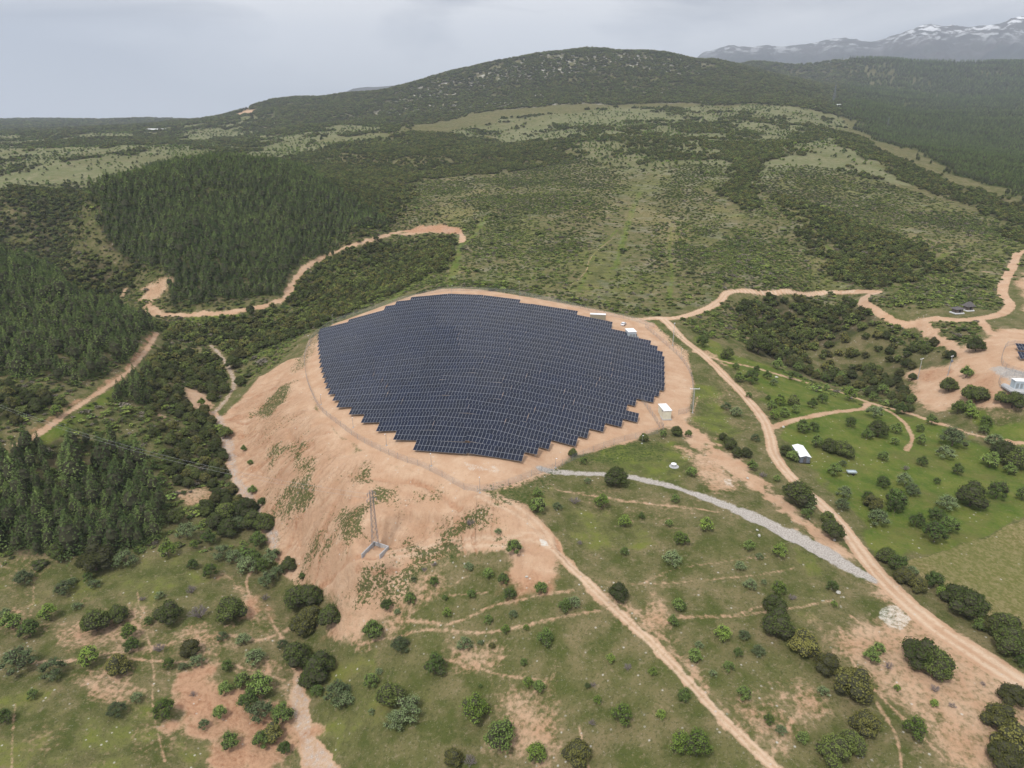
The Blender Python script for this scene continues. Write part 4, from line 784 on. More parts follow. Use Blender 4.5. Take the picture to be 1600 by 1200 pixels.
# lines of sight: skip what lies far below the visible skyline of nearer ground
EL = (HZ - H) / rr[None]; RUN = np.maximum.accumulate(EL, 1)
def visible(x, y, z, top=8.0, tol=.012):
    el = (z + top - H) / np.hypot(x, y); return el > grid_h(x, y, RUN) - tol
AZM = math.radians(44)
def samples(M, s0, k, rmin, rmax, seed, dens=1.0):
    """jittered points: spacing s0 metres near, k*r far"""
    r = np.random.default_rng(seed); rc = s0 / k; out = []
    if rmin < rc:
        R1 = min(rc, rmax); n1 = int(2 * R1 / s0)
        gx, gy = np.meshgrid(np.arange(n1) * s0 - R1, np.arange(int(R1 / s0)) * s0, indexing='ij'); x = gx.ravel() + r.uniform(-.42, .42, gx.size) * s0; y = gy.ravel() + r.uniform(-.42, .42, gx.size) * s0
        q = np.hypot(x, y); m = (q > rmin) & (q < R1) & (np.abs(np.arctan2(x, y)) < AZM); out.append(np.c_[x[m], y[m], np.full(m.sum(), s0)])
    if rmax > rc:
        ra = max(rc, rmin); na_ = int(2 * AZM / k); nl = int(math.log(rmax / ra) / k); ga, gl = np.meshgrid(np.arange(na_), np.arange(nl), indexing='ij')
        a = -AZM + (ga.ravel() + r.uniform(0, 1, ga.size)) * k; l = math.log(ra) + (gl.ravel() + r.uniform(0, 1, ga.size)) * k; q = np.exp(l)
        out.append(np.c_[np.sin(a) * q, np.cos(a) * q, q * k])
    P_ = np.concatenate(out); d = grid_h(P_[:, 0], P_[:, 1], M) * dens
    P_ = P_[r.uniform(0, 1, len(P_)) < d]; z = grid_h(P_[:, 0], P_[:, 1]); v = visible(P_[:, 0], P_[:, 1], z)
    return np.c_[P_[:, :2], z - .1, P_[:, 2]][v]
def clear_of_traced(P_, pad_=.55):
    near = np.hypot(P_[:, 0], P_[:, 1]) < 480; keep = np.ones(len(P_), bool); ix = np.where(near)[0]
    for i in range(0, len(ix), 3000):
        q = P_[ix[i:i + 3000]]; d = np.hypot(q[:, 0, None] - TRA[None, :, 0], q[:, 1, None] - TRA[None, :, 1]) - TRA[None, :, 2] * pad_
        keep[ix[i:i + 3000]] = d.min(1) > 0
    return P_[keep]
def px_of(P_):
    X = P_[:, 0]; D = P_[:, 1] * cp + (H - P_[:, 2]) * sp; U = -(H - P_[:, 2]) * cp + P_[:, 1] * sp
    return 800 + FPX * X / D, 600 - FPX * U / D, np.sqrt(P_[:, 0] ** 2 + P_[:, 1] ** 2 + (H - P_[:, 2]) ** 2)
def split_near(P_, size, n_):
    px, py, d = px_of(P_); inn = (px > 5) & (px < 1595) & (py < 1200) & visible(P_[:, 0], P_[:, 1], P_[:, 2], 3, 0.0)
    sc_ = np.where(inn, size / d, 0); o = np.argsort(-sc_)[:n_]; m = np.zeros(len(P_), bool); m[o] = True; return m
r5 = np.random.default_rng(55)
M_heath = foliage_mat('grey_brown_heath', (.10, .085, .065), (.21, .185, .14), .3)
# low detail plants for the masses
L_pine = [pine_crown('far_pine', 330 + i, 12, 4, .036, M_pine, .31) for i in range(4)]
L_oak = [blobs_crown('far_oak', 350 + i, 7, .32, .74, .20, 22, .075, M_oak, .85) for i in range(4)] + [blobs_crown('far_olive_oak', 360 + i, 7, .32, .7, .2, 22, .075, M_olive, .85) for i in range(2)]
L_scr = [blobs_crown('scrub_bush', 370 + i, 5, .30, .62, .22, 16, .095, M_scrub, .85) for i in range(4)] + [blobs_crown('scrub_oak_bush', 380 + i, 5, .30, .66, .22, 16, .095, M_oak, .85) for i in range(2)] + [blobs_crown('scrub_green_bush', 390, 5, .30, .66, .22, 16, .095, M_mid, .8), blobs_crown('scrub_grey_bush', 391, 5, .32, .6, .2, 16, .08, M_heath, .5)]
L_mead = [blobs_crown('far_green_tree', 400 + i, 6, .3, .8, .2, 16, .085, M_mid, .7, .05) for i in range(3)] + [blobs_crown('far_oak_tree', 410, 6, .3, .76, .2, 20, .08, M_oak, .85), blobs_crown('far_spring_tree', 412, 6, .3, .8, .2, 16, .08, M_green, .7), blobs_crown('far_grey_tree', 411, 6, .3, .8, .2, 14, .08, M_grey, .6, .05)]

# pines
pn = samples(v_pine, 3.6, .0038, 100, 7500, 1, .93); pn = clear_of_traced(pn, .4)
hh = np.maximum(np.where(np.hypot(pn[:, 0], pn[:, 1]) < 290, 8.4, 7.6) * np.exp(r5.normal(0, .22, len(pn))), pn[:, 3] * 1.7); near = split_near(pn, hh, 300)
for k, i in enumerate(np.where(near)[0]):
    x, y, z = pn[i, :3]; s = hh[i]; up_ = px_of(pn[i:i + 1])[1][0] < 625; o = empty('pine_tree', (x, y, z), r5.uniform(0, 6.28), 'young pine in the plantation above the earth track at the left edge' if up_ else 'young pine in the plantation at the lower left below the earth track', 'pine tree', 'pines above the earth track' if up_ else 'pines below the earth track')
    link('trunk', T_pine[k % 2], o, scale=s); link('crown', V_['pine'][k % NV], o, scale=(s * 1.25, s * 1.25, s))
f = pn[~near]; hf = hh[~near]
inst('pine_forest', f[:, :3], np.c_[hf * 1.35, hf * 1.35, hf], np.c_[np.zeros((len(f), 2)), r5.uniform(0, 6.28, len(f))], r5.integers(0, 4, len(f)), L_pine, 'dense dark pine forest on the left and far right slopes', 'forest')
# evergreen oak woods
ok = samples(v_oak, 3.7, .0042, 100, 6500, 2, .85); ok = clear_of_traced(ok)
wo = np.maximum(4.4 * (1 + r5.normal(0, .22, len(ok))), ok[:, 3] * 1.35); wo = np.clip(wo, 1.5, 60); near = split_near(ok, wo, 300)
for k, i in enumerate(np.where(near)[0]):
    x, y, z = ok[i, :3]; s = wo[i]; kd = 'oak' if k % 3 else 'olive'; o = empty('evergreen_oak', (x, y, z), r5.uniform(0, 6.28), 'round dark evergreen oak in the thicket between the pines and the stream', 'oak tree', 'evergreen oaks of the gully thickets')
    link('trunk', T_oak[k % 3], o, scale=s); link('crown', V_[kd][k % NV], o, scale=(s, s, s * .95))
f = ok[~near]; w_ = wo[~near]
inst('oak_woods', f[:, :3], np.c_[w_, w_, w_ * np.where(np.hypot(f[:, 0], f[:, 1]) > 1500, .8, .95)], np.c_[np.zeros((len(f), 2)), r5.uniform(0, 6.28, len(f))], r5.integers(0, 6, len(f)), L_oak, 'dense low evergreen oak woods covering the valleys and the big hill', 'woods')
# scrub
sc_ = samples(v_scrub, 2.1, .0038, 120, 1500, 3, 1.2); sc_ = clear_of_traced(sc_)
sz = np.maximum(2.15 * np.exp(r5.normal(0, .36, len(sc_))), sc_[:, 3] * .9)
pv = fbm(sc_[:, 0], sc_[:, 1], 55, 3, 77); ii = np.where(pv + r5.normal(0, .16, len(sc_)) > .32, r5.integers(4, 6, len(sc_)), r5.integers(0, 4, len(sc_))); ii = np.where(r5.uniform(0, 1, len(sc_)) < .22, r5.integers(6, 8, len(sc_)), ii)
inst('low_scrub', sc_[:, :3], np.c_[sz * 1.1, sz * 1.1, sz * .5], np.c_[np.zeros((len(sc_), 2)), r5.uniform(0, 6.28, len(sc_))], ii, L_scr, 'low olive green scrub bushes spread over the slopes behind the solar park', 'scrub')
# meadow trees
md_ = samples(v_mead, 7.0, .0050, 450, 3200, 4, .62); clum = sstep(-.25, .35, fbm(md_[:, 0], md_[:, 1], 90, 3, 88)); md_ = md_[r5.uniform(0, 1, len(md_)) < .25 + .75 * clum]
wm = np.maximum(3.8 * np.exp(r5.normal(0, .28, len(md_))), md_[:, 3] * .5)
wm = np.minimum(wm, 9)
inst('scattered_meadow_trees', md_[:, :3], np.c_[wm, wm, wm * .98], np.c_[np.zeros((len(md_), 2)), r5.uniform(0, 6.28, len(md_))], r5.integers(0, 6, len(md_)), L_mead, 'small trees scattered over the pale far meadows', 'far trees')
# weed tufts and stones in the foreground
wt = samples(np.clip(weed * 1.0 + slope_m * .04, 0, 1), .75, 1.0, 60, 420, 6, .95)
inst('weed_tufts', wt[:, :3] + [0, 0, .08], np.c_[r5.uniform(.25, .85, (len(wt), 1)) * [1, 1, .6]], np.c_[np.zeros((len(wt), 2)), r5.uniform(0, 6.28, len(wt))], r5.integers(0, 3, len(wt)), [blobs_crown('weed', 420 + i, 3, .3, .6, .24, 12, .13, (M_oak, M_mid, M_scrub)[i], .6) for i in range(3)], 'low green weeds growing on the bare spoil slope', 'weeds')
gr_ = (1 - bare) * (1 - brown) * (1 - v_pine) * sstep(-.1, .25, fbm(GX, GY, 30, 3, 91) + .05)
gt = clear_of_traced(samples(gr_, 1.7, 1.0, 60, 420, 8, .62), .45); gs = r5.uniform(.3, 1.0, (len(gt), 1)) ** 1.6 * 1.5
inst('grass_and_herb_tufts', gt[:, :3] + [0, 0, .05], gs * [[1, 1, .5]], np.c_[np.zeros((len(gt), 2)), r5.uniform(0, 6.28, len(gt))], r5.integers(0, 4, len(gt)), [blobs_crown('herb', 430 + i, 3, .32, .5, .22, 10, .14, (M_mid, M_scrub, M_grey, M_green)[i], .5) for i in range(4)], 'small herb and grass tufts in the foreground pasture', 'herbs')
M_stone = mat('pale_limestone', (.48, .46, .41), .9, noise=(2, .25))
def stone_mesh(i):
    r = random.Random(i); q = MB(); n1, n2 = 6, 4; vs = []
    for j in range(n2 + 1):
        for k in range(n1):
            th = math.pi * j / n2; ph = 2 * math.pi * k / n1; q_ = .5 * r.uniform(.75, 1.15); vs.append((math.sin(th) * math.cos(ph) * q_, math.sin(th) * math.sin(ph) * q_ * .8, math.cos(th) * q_ * .55 + .1))
    q.add(vs, [(j * n1 + k, (j + 1) * n1 + k, (j + 1) * n1 + (k + 1) % n1, j * n1 + (k + 1) % n1) for j in range(n2) for k in range(n1)]); return q.mesh('stone', M_stone)
stn = (1 - v_pine) * (1 - pad * .97) * (.12 + gravel * .5 + white * 2.5 + red * .3 + dirt * (GX > 60) * (r_ > 200) * .25 + red * .2 + slope_m * .08 + mh * .2 + sstep(0, .3, fbm(GX, GY, 22, 3, 93)) * .3)
sg = samples(np.clip(stn, 0, 1) * (1 - (roadm > .5) * .85), 1.7, 1.0, 60, 520, 9, .55); ss = .12 + r5.exponential(.13, (len(sg), 1)); ss = np.minimum(ss, 1.1)
inst('scattered_stones', sg[:, :3] + [0, 0, .08], ss * [[1, 1, .8]], np.c_[np.zeros((len(sg), 2)), r5.uniform(0, 6.28, len(sg))], r5.integers(0, 3, len(sg)), [stone_mesh(i) for i in range(3)], 'small pale stones lying over the pasture and slopes', 'stones')
print('instances', len(pn), len(ok), len(sc_), len(md_), len(wt), len(gt), len(sg))
# ================================================================== solar park
def panel_mats():
    m = bpy.data.materials.new('solar_glass'); m.use_nodes = True; q = G(m); b = q.n['Principled BSDF']
    oi = q.add('ShaderNodeObjectInfo'); gp = q.add('ShaderNodeNewGeometry').outputs['Position']; n1 = q.noise(gp, .05, 3, .6)
    c_ = q.mix(q.rng(n1, .42, .62), (.007, .011, .027), (.010, .013, .025)); c_ = q.scale(c_, q.rng(oi.outputs['Random'], 0, 1, .8, 1.25))
    q.l.new(c_, b.inputs['Base Color']); b.inputs['Roughness'].default_value = .16; b.inputs['Specular IOR Level'].default_value = .24
    return m
M_glass = panel_mats(); M_alu = mat('anodised_aluminium', (.33, .35, .38), .45, .3, .5); M_galv = mat('galvanised_steel', (.36, .37, .38), .5, .6, .5)
M_back = mat('white_backsheet', (.32, .33, .34), .8)
PW, PL, TILT, PITCH_R = 1.134, 2.278, math.radians(21), 6.25
PHI = math.radians(13.4); UX = np.array([math.cos(PHI), -math.sin(PHI)]); UN = np.array([math.sin(PHI), math.cos(PHI)])
def module_mesh():
    q = MB(); w2, l2, t = PW / 2, PL / 2, .036; fr = .030
    # frame as a raised rim round the glass; origin at the centre
    q.add([(-w2, -l2, 0), (w2, -l2, 0), (w2, l2, 0), (-w2, l2, 0), (-w2 + fr, -l2 + fr, 0), (w2 - fr, -l2 + fr, 0), (w2 - fr, l2 - fr, 0), (-w2 + fr, l2 - fr, 0)],
          [(0, 1, 5, 4), (1, 2, 6, 5), (2, 3, 7, 6), (3, 0, 4, 7)], 1)
    q.add([(-w2 + fr, -l2 + fr, -.004), (w2 - fr, -l2 + fr, -.004), (w2 - fr, l2 - fr, -.004), (-w2 + fr, l2 - fr, -.004)], [(0, 1, 2, 3)], 0)
    q.add([(-w2, -l2, 0), (w2, -l2, 0), (w2, l2, 0), (-w2, l2, 0), (-w2, -l2, -t), (w2, -l2, -t), (w2, l2, -t), (-w2, l2, -t)], [(0, 4, 5, 1), (1, 5, 6, 2), (2, 6, 7, 3), (3, 7, 4, 0)], 1)
    q.add([(-w2, -l2, -t), (w2, -l2, -t), (w2, l2, -t), (-w2, l2, -t)], [(0, 3, 2, 1)], 2)
    return q.mesh('solar_panel', [M_glass, M_alu, M_back])
ME_mod = module_mesh()
def at_dz(px, py, dz=1.3):
    a, t = ray(px, py); r0 = np.hypot(*at2(px, py)); r1 = r0 - dz / t; return np.array([math.sin(a) * r1, math.cos(a) * r1])
OUT = [(497,540),(499,518),(522,513),(541,506),(569,496),(602,484),(620,476),(655,466),(680,462),(713,461),(717,467),(760,467),(806,472),(862,483),(907,492),(912,500),(962,509),(958,518),(1000,528),(1022,537),(1030,546),(1044,556),(1045,580),(1045,604),(1036,612),(1030,624),(1000,628),(985,638),(980,643),(1004,648),(1003,659),(955,665),(947,673),(925,678),(924,688),(872,693),(865,699),(852,703),(845,710),(828,712),(822,722),(745,714),(670,708),(636,690),(602,674),(576,660),(550,644),(528,632),(513,610),(508,598),(502,575)]
OUTW = np.array([at_dz(*p) for p in OUT])
def row_spans(poly, step, phin, pw=PW + .022, ncol=18, gap=.22, tot=PITCH_R):
    nn = poly @ UN; uu = poly @ UX; k0 = int(nn.min() / tot); rows = []
    for k in range(k0, int(nn.max() / tot) + 2):
        nv = k * tot + phin; us = np.arange(uu.min() - 2, uu.max() + 2, .4); p = us[:, None] * UX + nv * UN
        ins = sdpoly(poly, p[:, 0], p[:, 1]) > 0
        if ins.sum() < 12: continue
        a = us[ins].min(); b = us[ins].max(); rows.append((nv, a, b))
    return rows
def hs(x, y): return grid_h(np.atleast_1d(x), np.atleast_1d(y))
ORDN = ['first', 'second', 'third', 'fourth', 'fifth', 'sixth', 'seventh', 'eighth', 'ninth', 'tenth', 'eleventh', 'twelfth', 'thirteenth', 'fourteenth', 'fifteenth', 'sixteenth', 'seventeenth', 'eighteenth', 'nineteenth', 'twentieth', 'twenty-first', 'twenty-second', 'twenty-third', 'twenty-fourth', 'twenty-fifth', 'twenty-sixth', 'twenty-seventh', 'twenty-eighth', 'twenty-ninth', 'thirtieth', 'thirty-first', 'thirty-second', 'thirty-third']
def solar_table(u0, nv, ncol, label, group, wob):
    pitch = PW + .022; L = ncol * pitch; q0 = u0 * UX + nv * UN; q1 = (u0 + L) * UX + nv * UN; csl = 1 / math.sqrt(1 + ((h1(*q1) - h1(*q0)) / L) ** 2); Lh = L * csl; uc = u0 + Lh / 2; c = uc * UX + nv * UN
    us = np.linspace(u0, u0 + Lh, 9); pp = us[:, None] * UX + nv * UN; zz = hs(pp[:, 0], pp[:, 1]); k, z0 = np.polyfit(us - uc, zz, 1)
    sl = math.atan(k); z0 = max(z0, (zz - k * (us - uc)).max() - .25); base = z0 + wob
    o = empty('solar_table', (c[0], c[1], float(z0)), -PHI, label, 'solar panels', group)
    ca_ = math.cos(sl); pitch_h = 0
    hc = .75 + math.sin(TILT) * PL + wob                        # height of the table's middle line
    Rt = Matrix.Rotation(-sl, 3, 'Y') @ Matrix.Rotation(TILT, 3, 'X'); eul = Rt.to_euler()
    f_ = MB()
    for v in (-1.6, -.5, .5, 1.6): f_.box(Rt @ Vector((0, v, -.075)) + Vector((0, 0, hc)), (L - .1, .06, .07), Rt)
    nP = max(2, ncol // 4)
    for i in range(nP + 1):
        x = (i / nP - .5) * (L - 1.2)
        for v, r_w in ((-1.1, 1), (1.1, 1)):
            t_ = Rt @ Vector((x, v, -.15)) + Vector((0, 0, hc)); g_ = c + (t_.x) * UX + t_.y * UN; gz = float(hs(g_[0], g_[1])[0]) - z0 - .3
            f_.box((t_.x, t_.y, (t_.z + gz) / 2), (.12, .12, t_.z - gz))
        a_ = Rt @ Vector((x, -1.9, -.13)) + Vector((0, 0, hc)); b_ = Rt @ Vector((x, 1.9, -.13)) + Vector((0, 0, hc)); f_.tube(a_, b_, .045, n=4)
    part('support_frame', f_, M_galv, o)
    src = None
    for i in range(ncol):
        for j in (-1, 1):
            pt = Rt @ Vector(((i + .5) * pitch - L / 2, j * (PL + .03) / 2, 0)) + Vector((0, 0, hc))
            m = link('solar_panel', ME_mod, o, loc=pt); m.rotation_euler = eul
    return Lh
rows = row_spans(OUTW, .4, 1.6)
rp = random.Random(3); ntab = 0
for ri, (nv, a, b) in enumerate(rows):
    qa = a * UX + nv * UN; qm = (a + b) / 2 * UX + nv * UN; qb = b * UX + nv * UN; Ls = math.hypot((b - a) / 2, h1(*qm) - h1(*qa)) + math.hypot((b - a) / 2, h1(*qb) - h1(*qm)); n_all = int(Ls / (PW + .03)); n_t = max(1, round(n_all / 19)); base_n = n_all // n_t; ex = n_all - base_n * n_t; u = a
    for ti in range(n_t):
        nc = base_n + (1 if ti < ex else 0)
        where = 'the only table' if n_t == 1 else ORDN[ti] + ' table from the left'
        u += solar_table(u, nv, nc, f'dark blue solar table, {where} in the {ORDN[ri]} row from the front', 'solar tables of the park', rp.uniform(-.06, .12)) + .06; ntab += 1
print('rows', len(rows), 'tables', ntab)
# the edge of a second park at the right
for k, (px, py) in enumerate([(1587, 548), (1590, 562)]):
    p = at2(px, py); u = p @ UX; nv = p @ UN
    solar_table(u, nv, 14, ['dark solar table at the right edge, the farther one above the second substation', 'dark solar table at the right edge, the nearer one above the second substation'][k], 'solar tables of the second park', .1)

# ------------------------------------------------------------------ fences
M_fence = bpy.data.materials.new('chain_link_mesh'); M_fence.use_nodes = True; q = G(M_fence); b_ = q.n['Principled BSDF']; b_.inputs['Base Color'].default_value = (.34, .35, .36, 1); b_.inputs['Roughness'].default_value = .6; b_.inputs['Alpha'].default_value = .20
def fence(name, px, step, label, hgt=2.0, pts=None):
    P_ = world(px) if pts is None else np.array(pts); P_ = smooth_line(P_, 6); seg = np.hypot(*np.diff(P_, axis=0).T); cum = np.r_[0, np.cumsum(seg)]; n_ = int(cum[-1] / step); tt = np.linspace(0, cum[-1], n_ + 1)
    X = np.interp(tt, cum, P_[:, 0]); Y = np.interp(tt, cum, P_[:, 1]); Zg = grid_h(X, Y); o = empty(name, (X[0], Y[0], Zg[0]), 0, label, 'fence')
    pm = MB(); pm.tube((0, 0, -.4), (0, 0, hgt), .045, n=6); pm.tube((0, 0, hgt), (.0, -.22, hgt + .3), .035, n=5); pme = pm.mesh('post', M_galv)
    for x, y, z in zip(X, Y, Zg): link('post', pme, o, loc=(x - X[0], y - Y[0], z - Zg[0]))
    wm_ = MB(); fm = MB()
    for i in range(n_):
        a = Vector((X[i] - X[0], Y[i] - Y[0], Zg[i] - Zg[0])); b2 = Vector((X[i + 1] - X[0], Y[i + 1] - Y[0], Zg[i + 1] - Zg[0])); zv = Vector((0, 0, 1))
        for h_ in (.08, hgt * .5, hgt - .05, hgt + .15, hgt + .28): wm_.tube(a + zv * h_, b2 + zv * h_, .012, n=3, cap=False)
        fm.add([a + zv * .05, b2 + zv * .05, b2 + zv * (hgt - .06), a + zv * (hgt - .06)], [(0, 1, 2, 3)])
    part('wires', wm_, M_galv, o); part('mesh_panel', fm, M_fence, o); return o
fence('chain_link_fence', [(1022,512),(985,500),(930,489),(865,472),(800,459),(740,455),(690,456),(640,467),(600,478),(560,491),(522,505),(492,525),(477,555),(478,585),(485,610),(500,640),(530,665),(565,690),(610,712),(650,727),(690,745),(745,769),(800,757),(850,738),(905,715),(960,694),(1000,684),(1035,674),(1032,662)], 4.6, 'long grey chain-link fence enclosing the big solar park')
fence('chain_link_fence', [(1008,512),(1035,535),(1060,557),(1075,578),(1082,600),(1080,640),(1060,648)], 3.5, 'grey chain-link fence between the dirt road and the right end of the panels')
fence('chain_link_fence', [(1003,628),(1012,640),(1022,655),(1030,668)], 2.5, 'short chain-link fence left of the cream kiosk')
fence('chain_link_fence', [(1600,541),(1575,540),(1566,555),(1565,570),(1580,580),(1610,590)], 3.5, 'chain-link fence round the second solar park at the right edge')
fence('chain_link_fence', [(1610,592),(1570,588),(1560,597),(1565,608),(1582,618),(1610,625)], 2.5, 'low fence round the grey yard of the second substation')

# ------------------------------------------------------------------ buildings
M_cream = mat('cream_render', (.62, .60, .48), .8, noise=(1.5, .06)); M_wroof = mat('white_roof_sheet', (.78, .78, .79), .6, noise=(1, .05)); M_grayp = mat('pale_grey_metal', (.48, .54, .58), .5, .2); M_dkdoor = mat('grey_louvre', (.25, .27, .28), .6)
M_conc = mat('grey_concrete', (.40, .40, .40), .9, noise=(2, .12)); M_bluey = mat('weathered_sheet_metal', (.20, .22, .27), .55, .3, noise=(3, .3)); M_black = mat('black_rubber', (.02, .02, .02), .8); M_wpaint = mat('white_car_paint', (.75, .76, .78), .25, 0, .5); M_win = mat('car_glass', (.03, .04, .05), .08, 0, .6)
M_tan = mat('khaki_cladding', (.30, .27, .20), .7); M_wood = mat('weathered_timber', (.16, .13, .11), .9, noise=(2, .3)); M_dkroof = mat('dark_felt_roof', (.11, .10, .10), .9, noise=(2, .25)); M_red = mat('tail_lamp_red', (.5, .03, .02), .3)
def base_at(px, py): return at(px, py)
def yaw(px0, py0, px1, py1):
    a = at2(px0, py0); b = at2(px1, py1); d = b - a; return math.atan2(d[1], d[0])
# cream kiosk: long axis runs away up-left
p = base_at(1038, 650); rz = yaw(1048, 657, 1036, 640)
o = KI = empty('substation_kiosk', (p[0], p[1], p[2] - .1), rz, 'small cream kiosk with a flat white roof beside the pole', 'kiosk')
q = MB(); q.box((0, 0, 1.3), (4.8, 2.1, 2.6), bev=.05); part('walls', q, M_cream, o)
q = MB(); q.box((0, 0, 2.68), (5.1, 2.4, .16), bev=.06); part('roof', q, M_wroof, o)
q = MB(); q.box((.6, 1.07, 1.05), (.95, .05, 1.95)); q.box((-2.42, 0, 1.05), (.05, .9, 1.9)); part('door', q, M_cream, o)
q = MB()
for k in range(4): q.box((-.9, 1.075, 1.9 + k * .12), (.7, .05, .06))
part('louvre', q, M_dkdoor, o)
q = MB(); q.box((0, 0, .0), (5.3, 2.6, .3)); part('plinth', q, M_conc, o)
# transformer station with its railings
p = base_at(985, 528); rz = yaw(992, 531, 980, 517)
o = TS = empty('transformer_station', (p[0], p[1], p[2] - .1), rz, 'pale grey-blue metal transformer station with a white roof near the parked car', 'substation')
q = MB(); q.box((0, 0, 1.5), (4.6, 3.0, 3.0), bev=.05); part('walls', q, M_grayp, o)
q = MB(); q.box((0, 0, 3.08), (4.9, 3.3, .16), bev=.06); part('roof', q, M_wroof, o)
q = MB(); q.box((-2.32, .6, 1.2), (.05, .95, 2.1)); q.box((-2.32, -.6, 1.2), (.05, .95, 2.1)); part('door', q, M_dkdoor, o)
q = MB(); q.box((0, 0, .05), (6.4, 4.6, .35)); part('plinth', q, M_conc, o)
q = MB()
for x, y in ((-3.1, -2.2), (-3.1, 2.2), (3.1, 2.2), (3.1, -2.2), (0, 2.2), (0, -2.2), (-3.1, 0)): q.tube((x, y, .2), (x, y, 1.3), .04, n=5)
for z_ in (.7, 1.25):
    for a_, b2 in (((-3.1, -2.2), (-3.1, 2.2)), ((-3.1, 2.2), (3.1, 2.2)), ((3.1, 2.2), (3.1, -2.2)), ((3.1, -2.2), (-3.1, -2.2))): q.tube((*a_, z_), (*b2, z_), .03, n=4)
part('railing', q, M_galv, o)
p = base_at(996, 531); o = empty('control_cabinet', (p[0], p[1], p[2]), rz, 'small dark grey cabinet right of the transformer station', 'cabinet')
q = MB(); q.box((0, 0, .8), (1.0, .7, 1.4), bev=.04); part('body', q, M_dkdoor, o); q = MB(); q.box((0, 0, 1.54), (1.15, .85, .08)); part('lid', q, M_galv, o); q = MB(); q.box((-.4, .3, .05), (.1, .1, .3)); q.box((.4, .3, .05), (.1, .1, .3)); q.box((.4, -.3, .05), (.1, .1, .3)); q.box((-.4, -.3, .05), (.1, .1, .3)); part('feet', q, M_galv, o)
# site container
p = base_at(934, 500); rz = -.16
o = empty('site_container', (p[0], p[1], p[2] + .5), rz, 'long khaki site container with a white roof behind the panels', 'container')
q = MB(); q.box((0, 0, 1.3), (7.6, 2.4, 2.5), bev=.06)
for k in range(24): q.box((-3.6 + k * .313, -1.22, 1.3), (.12, .05, 2.2))
part('walls', q, M_tan, o); q = MB(); q.box((0, 0, 2.6), (7.75, 2.55, .12), bev=.06); part('roof', q, M_wroof, o)
q = MB(); q.box((3.82, .55, 1.25), (.05, 1.0, 2.2)); q.box((3.82, -.55, 1.25), (.05, 1.0, 2.2)); part('door', q, M_dkdoor, o)
KI.scale = (1.3,) * 3; TS.scale = (1.25,) * 3
# white car
def car(px, py, rz, label):
    p = base_at(px, py); o = empty('parked_car', (p[0], p[1], p[2] + .02), rz, label, 'car')
    prof = [(-2.1, .35), (-2.12, .75), (-1.95, .95), (-1.75, .98), (-1.3, 1.42), (.45, 1.46), (1.1, 1.02), (1.95, .90), (2.12, .68), (2.12, .35)]
    def hull(pr, w0, w1, zt):
        q = MB(); n_ = len(pr); vs = []
        for sx in (-1, 1):
            for x, z in pr:
                w_ = w0 if z < zt else w1; vs.append((x, sx * w_, z))
        fs = [tuple(range(n_ - 1, -1, -1)), tuple(range(n_, 2 * n_))] + [(i, (i + 1) % n_, (i + 1) % n_ + n_, i + n_) for i in range(n_)]; q.add(vs, fs); return q
    part('body', hull(prof, .88, .68, 1.1), M_wpaint, o)
    g_ = MB()
    for sx in (-1, 1): g_.add([(-1.5, sx * .87, 1.02), (.85, sx * .87, 1.04), (.35, sx * .72, 1.38), (-1.2, sx * .72, 1.36)], [(0, 1, 2, 3)] if sx > 0 else [(3, 2, 1, 0)])
    g_.add([(1.06, -.76, 1.06), (1.06, .76, 1.06), (.52, .62, 1.42), (.52, -.62, 1.42)], [(0, 1, 2, 3)]); g_.add([(-1.74, -.74, 1.02), (-1.74, .74, 1.02), (-1.36, .6, 1.38), (-1.36, -.6, 1.38)], [(3, 2, 1, 0)]); part('windows', g_, M_win, o)
    for x in (-1.3, 1.3):
        for y in (-.86, .86):
            w_ = MB(); w_.tube((0, -.11, 0), (0, .11, 0), .32, n=14); wo_ = part('wheel', w_, M_black, o, loc=(x, y, .32)); r_m = MB(); r_m.tube((0, -.12, 0), (0, .12, 0), .18, n=10); part('rim', r_m, M_alu, wo_)
    for y in (-.65, .65):
        h_ = MB(); h_.box((0, 0, 0), (.08, .3, .14), bev=.02); part('headlight', h_, M_alu, o, loc=(2.1, y, .74)); h_ = MB(); h_.box((0, 0, 0), (.06, .26, .16), bev=.02); part('tail_light', h_, M_red, o, loc=(-2.11, y, .8))
    return o
car(974, 508, 1.15, 'white hatchback car parked at the gate of the solar park')
# white-roofed shed in the meadow
p = base_at(1251, 714); rz = yaw(1257, 723, 1243, 700)
o = empty('field_shed', (p[0], p[1], p[2] + .05), rz, 'narrow sheet-metal shed with a shining white gabled roof in the meadow', 'shed')
q = MB(); L2, W2, hw, hr = 4.2, 1.55, 2.0, 2.45; q.add([(-L2, -W2, 0), (-L2, W2, 0), (-L2, W2, hw), (-L2, 0, hr), (-L2, -W2, hw), (L2, -W2, 0), (L2, W2, 0), (L2, W2, hw), (L2, 0, hr), (L2, -W2, hw)], [(0, 4, 3, 2, 1), (5, 6, 7, 8, 9), (0, 5, 9, 4), (1, 2, 7, 6)])
for k in range(9): q.box((-L2 - .02, -1.4 + k * .35, 1.0), (.05, .05, 1.9))
part('walls', q, M_bluey, o)
q = MB(); e = .25
for sy in (-1, 1): q.add([(-L2 - e, 0, hr + .05), (L2 + e, 0, hr + .05), (L2 + e, sy * (W2 + e), hw - .02), (-L2 - e, sy * (W2 + e), hw - .02), (-L2 - e, 0, hr + .10), (L2 + e, 0, hr + .10), (L2 + e, sy * (W2 + e), hw + .03), (-L2 - e, sy * (W2 + e), hw + .03)], [(0, 1, 2, 3), (4, 7, 6, 5), (0, 4, 5, 1), (1, 5, 6, 2), (2, 6, 7, 3), (3, 7, 4, 0)])
